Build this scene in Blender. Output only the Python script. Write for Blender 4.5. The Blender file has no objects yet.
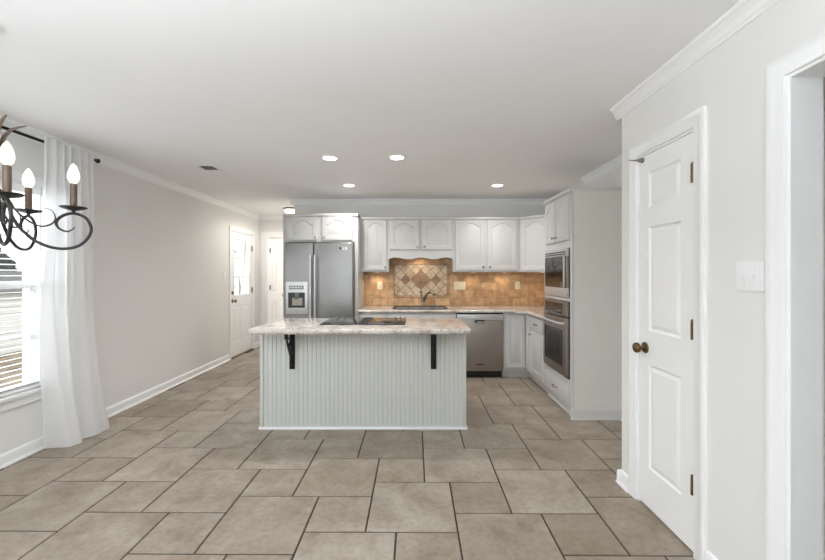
import bpy, bmesh, math, random
from mathutils import Vector, Matrix, noise
random.seed(7)
PI = math.pi
S = bpy.context.scene
COL = S.collection

# ------------------------------------------------------------------ camera, world, lights
cam = bpy.data.cameras.new('camera'); camo = bpy.data.objects.new('camera', cam); COL.objects.link(camo)
camo.location = (0, 0, 1.34); camo.rotation_euler = (PI/2, 0, 0)
cam.sensor_width = 36; cam.lens = 386/825*36; cam.shift_y = -6.4/825; cam.clip_start = 0.02
S.camera = camo
w = bpy.data.worlds.new('sky'); S.world = w; w.use_nodes = True
bg = w.node_tree.nodes['Background']; bg.inputs['Color'].default_value = (0.93, 0.97, 1.0, 1); bg.inputs['Strength'].default_value = 1.5
def area(name, loc, rot, sx, sy, power, color=(1, 1, 1), spread=PI):
    l = bpy.data.lights.new(name, 'AREA'); l.shape = 'RECTANGLE'; l.size = sx; l.size_y = sy
    l.energy = power; l.color = color; l.spread = spread
    o = bpy.data.objects.new(name, l); COL.objects.link(o); o.location = loc; o.rotation_euler = rot
    return o
area('daylight_from_rear_window', (-1.2, -1.85, 1.25), (PI/2, 0, 0), 2.2, 1.8, 5, (0.86, 0.93, 1))
area('added_ceiling_fill', (-1.0, -0.45, 1.6), (PI, 0, 0), 2.0, 1.4, 92, (0.85, 0.93, 1))  # added fill aimed up at the ceiling for soft ambient light, not a room lamp
wl = area('daylight_at_window', (-4.6, 0.9, 2.1), (0, 0, 0), 2.2, 2.0, 300, (0.86, 0.93, 1))
wl.rotation_euler = (Vector((0.6, 2.7, 0.9))-Vector((-4.6, 0.9, 2.1))).to_track_quat('-Z', 'Y').to_euler()
area('far_room_area_light', (-2.2, 9.3, 2.3), (0, 0, 0), 0.8, 0.8, 30, (1, 0.98, 0.95))  # area lamp under the ceiling of the room beyond the hall
area('side_room_fill', (2.5, -0.2, 2.3), (0, 0, 0), 0.8, 0.8, 1, (1, 0.98, 0.95))  # unseen fill lamp added to light the closed side room, which has no window
VS = S.view_settings
S.display_settings.display_device = 'sRGB'
VS.view_transform = 'Standard'; VS.look = 'None'; VS.gamma = 1; VS.use_curve_mapping = False
VS.exposure = 0.35
S.cycles.max_bounces = 10; S.cycles.diffuse_bounces = 6; S.cycles.glossy_bounces = 4
S.cycles.transparent_max_bounces = 12

# ------------------------------------------------------------------ materials
def lin(r, g, b):
    f = lambda c: (c/255/12.92) if c/255 <= 0.04045 else ((c/255+0.055)/1.055)**2.4
    return (f(r), f(g), f(b), 1)
def nodes(name):
    m = bpy.data.materials.new(name); m.use_nodes = True
    nt = m.node_tree; return m, nt, nt.nodes['Principled BSDF']
def ramp(nt, stops, interp='LINEAR'):
    r = nt.nodes.new('ShaderNodeValToRGB'); r.color_ramp.interpolation = interp
    e = r.color_ramp.elements
    while len(e) < len(stops): e.new(0.5)
    for i, (p, c) in enumerate(stops): e[i].position = p; e[i].color = c
    return r
def mat(name, rgb, rough=0.5, metal=0.0, var=0.02, scale=6.0, bump=0.0, bscale=80.0, spec=0.5, stretch=None):
    m, nt, p = nodes(name)
    c = lin(*rgb)
    tc = nt.nodes.new('ShaderNodeTexCoord'); n = nt.nodes.new('ShaderNodeTexNoise')
    n.inputs['Scale'].default_value = scale; n.inputs['Detail'].default_value = 3
    if stretch:
        mp = nt.nodes.new('ShaderNodeMapping'); mp.inputs['Scale'].default_value = stretch
        nt.links.new(tc.outputs['Object'], mp.inputs['Vector']); src = mp.outputs['Vector']
    else: src = tc.outputs['Object']
    nt.links.new(src, n.inputs['Vector'])
    lo = tuple(max(0, v*(1-var)) for v in c[:3])+(1,); hi = tuple(min(1, v*(1+var)) for v in c[:3])+(1,)
    r = ramp(nt, [(0.3, lo), (0.7, hi)])
    nt.links.new(n.outputs['Fac'], r.inputs['Fac']); nt.links.new(r.outputs['Color'], p.inputs['Base Color'])
    p.inputs['Roughness'].default_value = rough; p.inputs['Metallic'].default_value = metal
    p.inputs['Specular IOR Level'].default_value = spec
    if bump:
        n2 = nt.nodes.new('ShaderNodeTexNoise'); n2.inputs['Scale'].default_value = bscale
        nt.links.new(src, n2.inputs['Vector'])
        b = nt.nodes.new('ShaderNodeBump'); b.inputs['Strength'].default_value = bump; b.inputs['Distance'].default_value = 0.002
        nt.links.new(n2.outputs['Fac'], b.inputs['Height']); nt.links.new(b.outputs['Normal'], p.inputs['Normal'])
    return m
M = {}
M['wall'] = mat('painted wall', (232, 231, 228), 0.65, var=0.012, scale=2, bump=0.03, spec=0.3)
M['ceiling'] = mat('ceiling paint', (246, 246, 246), 0.8, var=0.008, scale=2, spec=0.2)
M['trim'] = mat('white trim paint', (243, 243, 243), 0.35, var=0.01)
M['cab'] = mat('cabinet paint', (203, 202, 199), 0.38, var=0.012)
M['tower'] = mat('greige cabinet side', (218, 215, 208), 0.5, var=0.012)
M['island'] = mat('island paint', (196, 197, 191), 0.45, var=0.012)
M['steel'] = mat('brushed stainless', (140, 139, 137), 0.33, 0.9, var=0.05, scale=5, stretch=(1, 1, 60))
M['steel_warm'] = mat('warm brushed stainless', (164, 157, 150), 0.36, 0.9, var=0.05, scale=5, stretch=(1, 1, 60))
M['steel_dark'] = mat('dark stainless', (70, 70, 71), 0.35, 0.8, var=0.05)
M['steel_light'] = mat('light satin steel', (205, 206, 207), 0.35, 0.6, var=0.03)
M['chrome'] = mat('chrome', (215, 215, 218), 0.12, 1.0, var=0.01)
M['nickel'] = mat('nickel', (150, 143, 135), 0.25, 0.9, var=0.03)
M['bronze'] = mat('aged bronze', (112, 92, 62), 0.35, 0.8, var=0.25, scale=60)
M['brass'] = mat('brass', (150, 120, 70), 0.3, 0.9, var=0.1, scale=40)
M['iron'] = mat('black wrought iron', (26, 26, 27), 0.45, 0.4, var=0.3, scale=90, bump=0.8, bscale=120)
M['iron_grey'] = mat('dark iron', (62, 59, 57), 0.45, 0.5, var=0.15, scale=40)
M['wood_bronze'] = mat('brushed brown metal', (104, 87, 74), 0.5, 0.25, var=0.3, scale=14, stretch=(1, 1, 0.15))
M['black_glass'] = mat('black glass', (14, 14, 15), 0.04, 0.0, var=0.1)
M['oven_glass'] = mat('smoked oven glass', (30, 27, 25), 0.05, 0.0, var=0.1, spec=0.9)
M['black'] = mat('black plastic', (18, 18, 18), 0.4, var=0.1)
M['cream'] = mat('cream plastic', (236, 224, 196), 0.4, var=0.01)
M['white_plastic'] = mat('white plastic', (240, 240, 240), 0.35, var=0.01)
M['grout'] = mat('floor grout', (66, 57, 52), 0.9, var=0.15, scale=30)
M['grey_shade'] = mat('grey plastic', (110, 112, 112), 0.5, var=0.05)
M['vent_dark'] = mat('vent dark louvre', (120, 120, 114), 0.6, var=0.05)
M['blind'] = mat('white blind slat', (248, 248, 248), 0.45, var=0.01)
def emit(name, rgb, strength):
    m, nt, p = nodes(name)
    p.inputs['Base Color'].default_value = lin(*rgb); p.inputs['Emission Color'].default_value = lin(*rgb)
    p.inputs['Emission Strength'].default_value = strength
    n = nt.nodes.new('ShaderNodeTexNoise'); n.inputs['Scale'].default_value = 2
    r = ramp(nt, [(0, (0.3, 0.3, 0.3, 1)), (1, (0.35, 0.35, 0.35, 1))])
    nt.links.new(n.outputs['Fac'], r.inputs['Fac']); nt.links.new(r.outputs['Color'], p.inputs['Roughness'])
    return m
M['bulb'] = emit('lit candle bulb', (255, 243, 224), 1.0)
M['can'] = emit('lit downlight lens', (255, 250, 242), 8)
M['puck'] = emit('warm puck lens', (255, 214, 150), 6)
def tile_mat():
    m, nt, p = nodes('stone look floor tile')
    L = nt.links.new
    geo = nt.nodes.new('ShaderNodeNewGeometry'); tc = nt.nodes.new('ShaderNodeTexCoord')
    add = nt.nodes.new('ShaderNodeVectorMath'); add.operation = 'MULTIPLY_ADD'
    cmb = nt.nodes.new('ShaderNodeCombineXYZ')
    for k in range(3): L(geo.outputs['Random Per Island'], cmb.inputs[k])
    L(cmb.outputs[0], add.inputs[0]); add.inputs[1].default_value = (37, 53, 11); L(tc.outputs['Object'], add.inputs[2])
    n1 = nt.nodes.new('ShaderNodeTexNoise'); n1.inputs['Scale'].default_value = 4.0; n1.inputs['Detail'].default_value = 7; n1.inputs['Roughness'].default_value = 0.62
    n1.inputs['Distortion'].default_value = 0.5
    L(add.outputs[0], n1.inputs['Vector'])
    r1 = ramp(nt, [(0.28, lin(128, 113, 98)), (0.42, lin(148, 136, 123)), (0.6, lin(163, 152, 140)), (0.75, lin(175, 166, 156))])
    L(n1.outputs['Fac'], r1.inputs['Fac'])
    n2 = nt.nodes.new('ShaderNodeTexNoise'); n2.inputs['Scale'].default_value = 34; n2.inputs['Detail'].default_value = 5
    L(add.outputs[0], n2.inputs['Vector'])
    r2 = ramp(nt, [(0.3, (0.85, 0.84, 0.83, 1)), (0.55, (1.03, 1.03, 1.03, 1))])
    L(n2.outputs['Fac'], r2.inputs['Fac'])
    mx = nt.nodes.new('ShaderNodeMix'); mx.data_type = 'RGBA'; mx.blend_type = 'MULTIPLY'; mx.inputs['Factor'].default_value = 1
    L(r1.outputs['Color'], mx.inputs[6]); L(r2.outputs['Color'], mx.inputs[7])
    r3 = ramp(nt, [(0, (0.82, 0.775, 0.72, 1)), (0.35, (0.95, 0.92, 0.885, 1)), (0.7, (0.99, 0.99, 0.985, 1)), (1, (1.09, 1.09, 1.09, 1))])
    L(geo.outputs['Random Per Island'], r3.inputs['Fac'])
    mx2 = nt.nodes.new('ShaderNodeMix'); mx2.data_type = 'RGBA'; mx2.blend_type = 'MULTIPLY'; mx2.inputs['Factor'].default_value = 1
    L(mx.outputs[2], mx2.inputs[6]); L(r3.outputs['Color'], mx2.inputs[7])
    L(mx2.outputs[2], p.inputs['Base Color'])
    p.inputs['Roughness'].default_value = 0.42; p.inputs['Specular IOR Level'].default_value = 0.4
    b = nt.nodes.new('ShaderNodeBump'); b.inputs['Strength'].default_value = 0.25; b.inputs['Distance'].default_value = 0.003
    L(n2.outputs['Fac'], b.inputs['Height']); L(b.outputs['Normal'], p.inputs['Normal'])
    return m
M['tile'] = tile_mat()
def granite():
    m, nt, p = nodes('speckled granite'); L = nt.links.new
    tc = nt.nodes.new('ShaderNodeTexCoord')
    n1 = nt.nodes.new('ShaderNodeTexNoise'); n1.inputs['Scale'].default_value = 9; n1.inputs['Detail'].default_value = 8; n1.inputs['Roughness'].default_value = 0.7
    L(tc.outputs['Object'], n1.inputs['Vector'])
    r1 = ramp(nt, [(0.33, lin(142, 124, 112)), (0.45, lin(188, 179, 170)), (0.62, lin(211, 206, 199)), (0.78, lin(174, 162, 152))])
    L(n1.outputs['Fac'], r1.inputs['Fac'])
    v = nt.nodes.new('ShaderNodeTexNoise'); v.inputs['Scale'].default_value = 55; v.inputs['Detail'].default_value = 3
    L(tc.outputs['Object'], v.inputs['Vector'])
    r2 = ramp(nt, [(0.3, lin(92, 74, 66)), (0.4, (1, 1, 1, 1))])
    L(v.outputs['Fac'], r2.inputs['Fac'])
    mx = nt.nodes.new('ShaderNodeMix'); mx.data_type = 'RGBA'; mx.blend_type = 'MULTIPLY'; mx.inputs['Factor'].default_value = 0.8
    L(r1.outputs['Color'], mx.inputs[6]); L(r2.outputs['Color'], mx.inputs[7])
    L(mx.outputs[2], p.inputs['Base Color'])
    p.inputs['Roughness'].default_value = 0.12
    return m
M['granite'] = granite()
def travertine(name, brick, c1, c2, cm, bw=0.225, bh=0.113):
    m, nt, p = nodes(name); L = nt.links.new
    tc = nt.nodes.new('ShaderNodeTexCoord')
    n1 = nt.nodes.new('ShaderNodeTexNoise'); n1.inputs['Scale'].default_value = 11; n1.inputs['Detail'].default_value = 7; n1.inputs['Roughness'].default_value = 0.65
    L(tc.outputs['Object'], n1.inputs['Vector'])
    r = ramp(nt, [(0.3, (0.62, 0.58, 0.52, 1)), (0.6, (1.12, 1.1, 1.06, 1))]); L(n1.outputs['Fac'], r.inputs['Fac'])
    mx = nt.nodes.new('ShaderNodeMix'); mx.data_type = 'RGBA'; mx.blend_type = 'MULTIPLY'; mx.inputs['Factor'].default_value = 1
    if brick:
        sp = nt.nodes.new('ShaderNodeSeparateXYZ'); cb = nt.nodes.new('ShaderNodeCombineXYZ')
        L(tc.outputs['Object'], sp.inputs[0]); L(sp.outputs[0], cb.inputs[0]); L(sp.outputs[2], cb.inputs[1])
        bt = nt.nodes.new('ShaderNodeTexBrick'); L(cb.outputs[0], bt.inputs['Vector'])
        bt.inputs['Scale'].default_value = 1; bt.inputs['Brick Width'].default_value = bw; bt.inputs['Row Height'].default_value = bh
        bt.inputs['Mortar Size'].default_value = 0.0035; bt.inputs['Mortar Smooth'].default_value = 0.3
        bt.inputs['Color1'].default_value = lin(*c1); bt.inputs['Color2'].default_value = lin(*c2); bt.inputs['Mortar'].default_value = lin(*cm)
        L(bt.outputs['Color'], mx.inputs[6])
        b = nt.nodes.new('ShaderNodeBump'); b.inputs['Strength'].default_value = 0.5; b.inputs['Distance'].default_value = 0.003; b.invert = True
        L(bt.outputs['Fac'], b.inputs['Height']); L(b.outputs['Normal'], p.inputs['Normal'])
    else:
        geo = nt.nodes.new('ShaderNodeNewGeometry'); r3 = ramp(nt, [(0, lin(*c1)), (1, lin(*c2))])
        L(geo.outputs['Random Per Island'], r3.inputs['Fac']); L(r3.outputs['Color'], mx.inputs[6])
    L(r.outputs['Color'], mx.inputs[7]); L(mx.outputs[2], p.inputs['Base Color'])
    p.inputs['Roughness'].default_value = 0.45
    return m
M['trav'] = travertine('tumbled travertine', True, (214, 178, 138), (184, 146, 110), (172, 140, 108))
M['trav_light'] = travertine('pale travertine', False, (222, 204, 178), (206, 184, 156), (0, 0, 0))
M['trav_dark'] = travertine('brown travertine', False, (172, 138, 108), (160, 126, 98), (0, 0, 0))
M['trav_edge'] = travertine('travertine edging', False, (196, 160, 126), (184, 148, 116), (0, 0, 0))
M['trav_grout'] = mat('brown grout', (142, 116, 92), 0.9, var=0.1, scale=40)
def fabric():
    m, nt, p = nodes('sheer white linen'); L = nt.links.new
    p.inputs['Base Color'].default_value = lin(244, 244, 244); p.inputs['Roughness'].default_value = 0.9
    p.inputs['Specular IOR Level'].default_value = 0.1
    tr = nt.nodes.new('ShaderNodeBsdfTranslucent'); tr.inputs['Color'].default_value = lin(246, 246, 246)
    mx = nt.nodes.new('ShaderNodeMixShader'); mx.inputs[0].default_value = 0.55
    n = nt.nodes.new('ShaderNodeTexNoise'); n.inputs['Scale'].default_value = 180
    tc = nt.nodes.new('ShaderNodeTexCoord'); L(tc.outputs['Object'], n.inputs['Vector'])
    b = nt.nodes.new('ShaderNodeBump'); b.inputs['Strength'].default_value = 0.1; b.inputs['Distance'].default_value = 0.001
    L(n.outputs['Fac'], b.inputs['Height']); L(b.outputs['Normal'], p.inputs['Normal'])
    out = nt.nodes['Material Output']
    L(p.outputs[0], mx.inputs[1]); L(tr.outputs[0], mx.inputs[2]); L(mx.outputs[0], out.inputs['Surface'])
    return m
M['fabric'] = fabric()
def glass():
    m, nt, p = nodes('window glass'); L = nt.links.new
    t = nt.nodes.new('ShaderNodeBsdfTransparent'); g = nt.nodes.new('ShaderNodeBsdfGlossy'); g.inputs['Roughness'].default_value = 0.02
    f = nt.nodes.new('ShaderNodeFresnel'); f.inputs['IOR'].default_value = 1.3
    geo = nt.nodes.new('ShaderNodeNewGeometry'); mt = nt.nodes.new('ShaderNodeMath'); mt.operation = 'MULTIPLY'; sb = nt.nodes.new('ShaderNodeMath'); sb.operation = 'SUBTRACT'; sb.inputs[0].default_value = 1
    L(geo.outputs['Backfacing'], sb.inputs[1]); L(f.outputs[0], mt.inputs[0]); L(sb.outputs[0], mt.inputs[1])
    mx = nt.nodes.new('ShaderNodeMixShader'); L(mt.outputs[0], mx.inputs[0]); L(t.outputs[0], mx.inputs[1]); L(g.outputs[0], mx.inputs[2])
    L(mx.outputs[0], nt.nodes['Material Output'].inputs['Surface'])
    return m
M['glass'] = glass()
M['bark'] = mat('grey bark', (64, 60, 58), 0.9, var=0.4, scale=12)
M['hedge'] = mat('dark evergreen', (62, 68, 66), 0.9, var=0.6, scale=7)
M['ground'] = mat('leaf strewn lawn', (140, 124, 104), 0.95, var=0.5, scale=3)
M['siding'] = mat('white siding', (235, 235, 230), 0.7, var=0.03)
M['roofing'] = mat('grey shingle', (110, 108, 106), 0.9, var=0.2, scale=10)

# ------------------------------------------------------------------ mesh helpers
def new(): return bmesh.new()
def finish(name, bm, m, parent=None, smooth=None, loc=None, rot=None):
    bmesh.ops.recalc_face_normals(bm, faces=bm.faces)
    me = bpy.data.meshes.new(name)
    if smooth is not None:
        for f in bm.faces: f.smooth = True
    bm.to_mesh(me); bm.free()
    if smooth is not None: me.set_sharp_from_angle(angle=math.radians(smooth))
    for x in (m if isinstance(m, (list, tuple)) else [m]): me.materials.append(x)
    o = bpy.data.objects.new(name, me); COL.objects.link(o)
    if parent is not None: o.parent = parent
    if loc is not None: o.location = loc
    if rot is not None: o.rotation_euler = rot
    return o
def box(bm, x0, x1, y0, y1, z0, z1, bev=0.0, mi=0, seg=2):
    vs = [bm.verts.new((x, y, z)) for x in (x0, x1) for y in (y0, y1) for z in (z0, z1)]
    idx = [(0, 1, 3, 2), (4, 6, 7, 5), (0, 4, 5, 1), (2, 3, 7, 6), (0, 2, 6, 4), (1, 5, 7, 3)]
    fs = [bm.faces.new([vs[i] for i in q]) for q in idx]
    for f in fs: f.material_index = mi
    if bev > 0:
        es = list({e for f in fs for e in f.edges})
        r = bmesh.ops.bevel(bm, geom=es, offset=bev, segments=seg, profile=0.6, affect='EDGES')
        for f in r['faces']: f.material_index = mi
    return fs
def bxo(name, dims, m, parent=None, bev=0.0, **k):
    bm = new(); box(bm, *dims, bev=bev); return finish(name, bm, m, parent, smooth=35 if bev else None, **k)
def lathe(bm, prof, seg=24, T=None, mi=0, ringed=False):
    T = T or Matrix(); rings = []
    for r, z in prof:
        if r < 1e-6: rings.append([bm.verts.new(T @ Vector((0, 0, z)))])
        else: rings.append([bm.verts.new(T @ Vector((r*math.cos(2*PI*k/seg), r*math.sin(2*PI*k/seg), z))) for k in range(seg)])
    for a, b in zip(rings, rings[1:]):
        for k in range(seg):
            k2 = (k+1) % seg
            if len(a) == 1 and len(b) == 1: continue
            if len(a) == 1: f = bm.faces.new([a[0], b[k2], b[k]])
            elif len(b) == 1: f = bm.faces.new([a[k], a[k2], b[0]])
            else: f = bm.faces.new([a[k], a[k2], b[k2], b[k]])
            f.material_index = mi
    if ringed:
        for k in range(seg): bm.faces.new([rings[-1][k], rings[-1][(k+1) % seg], rings[0][(k+1) % seg], rings[0][k]]).material_index = mi
        return
    for rg, fl in ((rings[0], True), (rings[-1], False)):
        if len(rg) > 1: bm.faces.new(rg[::-1] if fl else rg).material_index = mi
def tube(bm, pts, rad, seg=8, mi=0, flat=1.0):
    pts = [Vector(p) for p in pts]; n = len(pts)
    if not isinstance(rad, (list, tuple)): rad = [rad]*n
    rings = []; prev = None
    for i, p in enumerate(pts):
        t = (pts[min(i+1, n-1)]-pts[max(i-1, 0)]).normalized()
        if prev is None:
            u = Vector((0, 0, 1)) if abs(t.z) < 0.9 else Vector((1, 0, 0))
        else: u = prev
        u = (u-t*u.dot(t)).normalized(); v = t.cross(u); prev = u
        rings.append([bm.verts.new(p+(u*math.cos(2*PI*k/seg)+v*math.sin(2*PI*k/seg)*flat)*rad[i]) for k in range(seg)])
    for a, b in zip(rings, rings[1:]):
        for k in range(seg):
            bm.faces.new([a[k], a[(k+1) % seg], b[(k+1) % seg], b[k]]).material_index = mi
    bm.faces.new(rings[0][::-1]).material_index = mi; bm.faces.new(rings[-1]).material_index = mi
def smooth_path(pts, sub=5):
    P = [Vector(p) for p in pts]; out = []
    for i in range(len(P)-1):
        p0, p1, p2, p3 = P[max(i-1, 0)], P[i], P[i+1], P[min(i+2, len(P)-1)]
        for k in range(sub):
            t = k/sub
            out.append(0.5*((2*p1)+(p2-p0)*t+(2*p0-5*p1+4*p2-p3)*t*t+(3*p1-p0-3*p2+p3)*t**3))
    out.append(P[-1]); return out
def prism(bm, poly, a, b, axis='x', mi=0):
    """extrude a 2-D polygon from a to b along an axis; poly coords fill the other two axes in order"""
    def P(u, v, t): return {'x': (t, u, v), 'y': (u, t, v), 'z': (u, v, t)}[axis]
    A = [bm.verts.new(P(u, v, a)) for u, v in poly]; B = [bm.verts.new(P(u, v, b)) for u, v in poly]
    n = len(poly)
    for k in range(n): bm.faces.new([A[k], A[(k+1) % n], B[(k+1) % n], B[k]]).material_index = mi
    bm.faces.new(A[::-1]).material_index = mi; bm.faces.new(B).material_index = mi
def sweep(bm, prof, p0, p1, out, z0=0):
    """profile (distance from wall, height) swept from p0 to p1 on plan, 'out' = unit vector away from the wall"""
    A = [bm.verts.new((p0[0]+out[0]*u, p0[1]+out[1]*u, z0+v)) for u, v in prof]
    B = [bm.verts.new((p1[0]+out[0]*u, p1[1]+out[1]*u, z0+v)) for u, v in prof]
    n = len(prof)
    for k in range(n): bm.faces.new([A[k], A[(k+1) % n], B[(k+1) % n], B[k]])
    bm.faces.new(A[::-1]); bm.faces.new(B)
def tag(o, label=None, cat=None, group=None, kind=None):
    if label: o['label'] = label
    if cat: o['category'] = cat
    if group: o['group'] = group
    if kind: o['kind'] = kind
    return o
def struct(name, bm, m, parent=None, smooth=None, label=None):
    o = finish(name, bm, m, parent, smooth)
    if parent is None: o['kind'] = 'structure'
    return o
def empty(name, loc, rz=0, label=None, cat=None, group=None, kind=None):
    o = bpy.data.objects.new(name, None); COL.objects.link(o); o.empty_display_size = 0.1
    o.location = loc; o.rotation_euler = (0, 0, rz); tag(o, label, cat, group, kind); return o
def dup(root, loc, rz=None, label=None):
    r = root.copy(); COL.objects.link(r); r.location = loc
    if rz is not None: r.rotation_euler = (0, 0, rz)
    if label: r['label'] = label
    for ch in list(root.children):
        c = ch.copy(); COL.objects.link(c); c.parent = r
        for g in ch.children:
            d = g.copy(); COL.objects.link(d); d.parent = c
    return r

# ------------------------------------------------------------------ dimensions of the room
LX = -2.845; CEIL = 2.41; FAR = 7.145; BACK = 5.58; KR = 2.08; KR2 = 1.93; PX = 1.335; PEND = 2.462; REAR = -1.7
# floor: two sizes of square tile laid in a pinwheel
def build_floor():
    bm = new(); a, b, x0, y0, th = 0.4811, 0.3200, 0.5571, 2.1583, -0.0062
    g = 0.0035; ct, st = math.cos(th), math.sin(th)
    def sq(u, v, s):
        i0, i1 = u+g, u+s-g; j0, j1 = v+g, v+s-g
        c = 0.003
        def W(p, q, z):
            return bm.verts.new((x0+p*ct-q*st, y0+p*st+q*ct, z))
        top = [W(i0+c, j0+c, 0), W(i1-c, j0+c, 0), W(i1-c, j1-c, 0), W(i0+c, j1-c, 0)]
        low = [W(i0, j0, -0.006), W(i1, j0, -0.006), W(i1, j1, -0.006), W(i0, j1, -0.006)]
        bm.faces.new(top)
        for k in range(4): bm.faces.new([low[k], low[(k+1) % 4], top[(k+1) % 4], top[k]])
    for i in range(-25, 26):
        for j in range(-25, 26):
            u, v = i*b-j*a, i*a+j*b
            X, Y = x0+u, y0+v
            if -3.5 < X < 3.4 and REAR-0.6 < Y < 10.3:
                sq(u, v, a); sq(u+a, v+a-b, b)
    vs = [bm.verts.new(p) for p in ((-2.97, REAR, -0.0035), (3.3, REAR, -0.0035), (3.3, 10.2, -0.0035), (-2.97, 10.2, -0.0035))]
    bm.faces.new(vs).material_index = 1
    # keep the tiles inside the house
    for co, no in (((-2.97, 0, 0), (-1, 0, 0)), ((3.3, 0, 0), (1, 0, 0)), ((0, REAR, 0), (0, -1, 0)), ((0, 10.2, 0), (0, 1, 0))):
        bmesh.ops.bisect_plane(bm, geom=bm.verts[:]+bm.edges[:]+bm.faces[:], plane_co=co, plane_no=no, clear_outer=True)
    o = finish('floor', bm, [M['tile'], M['grout']]); o['kind'] = 'structure'
build_floor()
bm = new(); box(bm, -2.97, 3.3, REAR, 10.2, CEIL, CEIL+0.1); struct('ceiling', bm, M['ceiling'])

def wall_y(bm, x0, x1, y0, y1, holes, z1=CEIL):
    """wall running along Y with holes (ya, yb, za, zb)"""
    cur = y0
    for ya, yb, za, zb in sorted(holes):
        box(bm, x0, x1, cur, ya, 0, z1)
        if za > 0: box(bm, x0, x1, ya, yb, 0, za)
        if zb < z1: box(bm, x0, x1, ya, yb, zb, z1)
        cur = yb
    box(bm, x0, x1, cur, y1, 0, z1)
WIN = (1.93, 2.955, 0.48, 2.0)
DL = (6.045, 6.865, 0, 2.025)
bm = new(); wall_y(bm, LX-0.12, LX, REAR, 10.2, [WIN, DL]); struct('wall_left', bm, M['wall'])
# far hall wall with an opening
bm = new()
HO = (-2.69, -1.93, 2.01)
box(bm, LX, HO[0], FAR, FAR+0.11, 0, CEIL); box(bm, HO[1], -1.71, FAR, FAR+0.11, 0, CEIL); box(bm, HO[0], HO[1], FAR, FAR+0.11, HO[2], CEIL)
struct('wall_far', bm, M['wall'])
bm = new(); box(bm, -1.71, KR+0.12, BACK, BACK+0.11, 0, CEIL); struct('wall_back', bm, M['wall'])
bm = new(); box(bm, -1.71, -1.6, BACK+0.11, FAR, 0, CEIL); box(bm, -1.71, -1.6, FAR, 10.2, 0, CEIL); box(bm, -2.97, -1.6, 10.1, 10.2, 0, CEIL); struct('wall_hall', bm, M['wall'])
bm = new(); box(bm, KR, KR+0.12, 4.26, BACK+0.11, 0, CEIL); struct('wall_right', bm, M['wall'])
bm = new(); box(bm, KR2, KR+0.12, PEND-0.1, 4.26, 0, CEIL); struct('wall_right_front', bm, M['wall'])
# pantry wall: closet door and a second opening
PD = (1.822, 2.290, 0, 2.03); SO = (0.35, 1.374, 0, 2.045)
bm = new(); wall_y(bm, PX, PX+0.115, REAR, PEND, [PD, SO]); box(bm, PX+0.115, KR2, PEND-0.1, PEND, 0, CEIL); struct('wall_pantry', bm, M['wall'])
bm = new(); box(bm, PX+0.115, 3.3, 1.72, 1.80, 0, CEIL); box(bm, 3.2, 3.3, REAR, 1.72, 0, CEIL); box(bm, PX+0.115, 3.3, REAR-0.1, REAR, 0, CEIL); struct('wall_side_room', bm, M['wall'])

bm = new()
for a in ((-2.97, -2.4, 0, CEIL), (0.1, PX+0.115, 0, CEIL), (-2.4, 0.1, 0, 0.25), (-2.4, 0.1, 2.15, CEIL)): box(bm, a[0], a[1], REAR-0.1, REAR, a[2], a[3])
struct('wall_rear', bm, M['wall'])
# crown mouldings
CP = [(0, 0), (0, -0.078), (0.006, -0.078), (0.009, -0.066), (0.016, -0.06), (0.024, -0.038), (0.038, -0.02), (0.045, -0.016), (0.05, -0.008), (0.05, 0)]
def trim(n, segs, prof, z0, m='trim'):
    bm = new()
    for p0, p1, out in segs: sweep(bm, prof, p0, p1, out, z0)
    o = struct(n, bm, M[m]); return o
trim('trim_1', [((LX, REAR), (LX, FAR), (1, 0))], CP, CEIL)
trim('trim_2', [((LX, FAR), (-1.71, FAR), (0, -1)), ((-1.71, FAR), (-1.71, BACK), (-1, 0))], CP, CEIL)
trim('trim_3', [((-1.71-0.05, BACK), (KR, BACK), (0, -1))], CP, CEIL)
trim('trim_4', [((KR2, PEND), (KR2, 4.31), (-1, 0))], CP, CEIL)
trim('trim_5', [((PX, REAR), (PX, PEND+0.05), (-1, 0)), ((PX-0.0, PEND), (KR2, PEND), (0, 1))], CP, CEIL)
# baseboards with a shoe
BP = [(0, 0), (0.026, 0), (0.024, 0.012), (0.014, 0.02), (0.013, 0.07), (0.010, 0.082), (0.005, 0.09), (0, 0.092)]
trim('baseboard_left', [((LX, REAR), (LX, DL[0]-0.065), (1, 0)), ((LX, DL[1]+0.065), (LX, FAR), (1, 0))], BP, 0)
trim('baseboard_far', [((LX, FAR), (HO[0]-0.11, FAR), (0, -1)), ((HO[1]+0.11, FAR), (-1.71, FAR), (0, -1)), ((-1.71, FAR), (-1.71, BACK+0.11), (-1, 0))], BP, 0)
trim('baseboard_right', [((PX, PD[1]+0.07), (PX, PEND), (-1, 0)), ((PX-0.026, PEND), (KR2, PEND), (0, 1)), ((PX, SO[1]+0.07), (PX, PD[0]-0.075), (-1, 0)), ((KR2, PEND), (KR2, 3.53), (-1, 0))], BP, 0)
trim('baseboard_side_room', [((PX+0.115, 1.72), (3.2, 1.72), (0, -1))], BP, 0)

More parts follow.
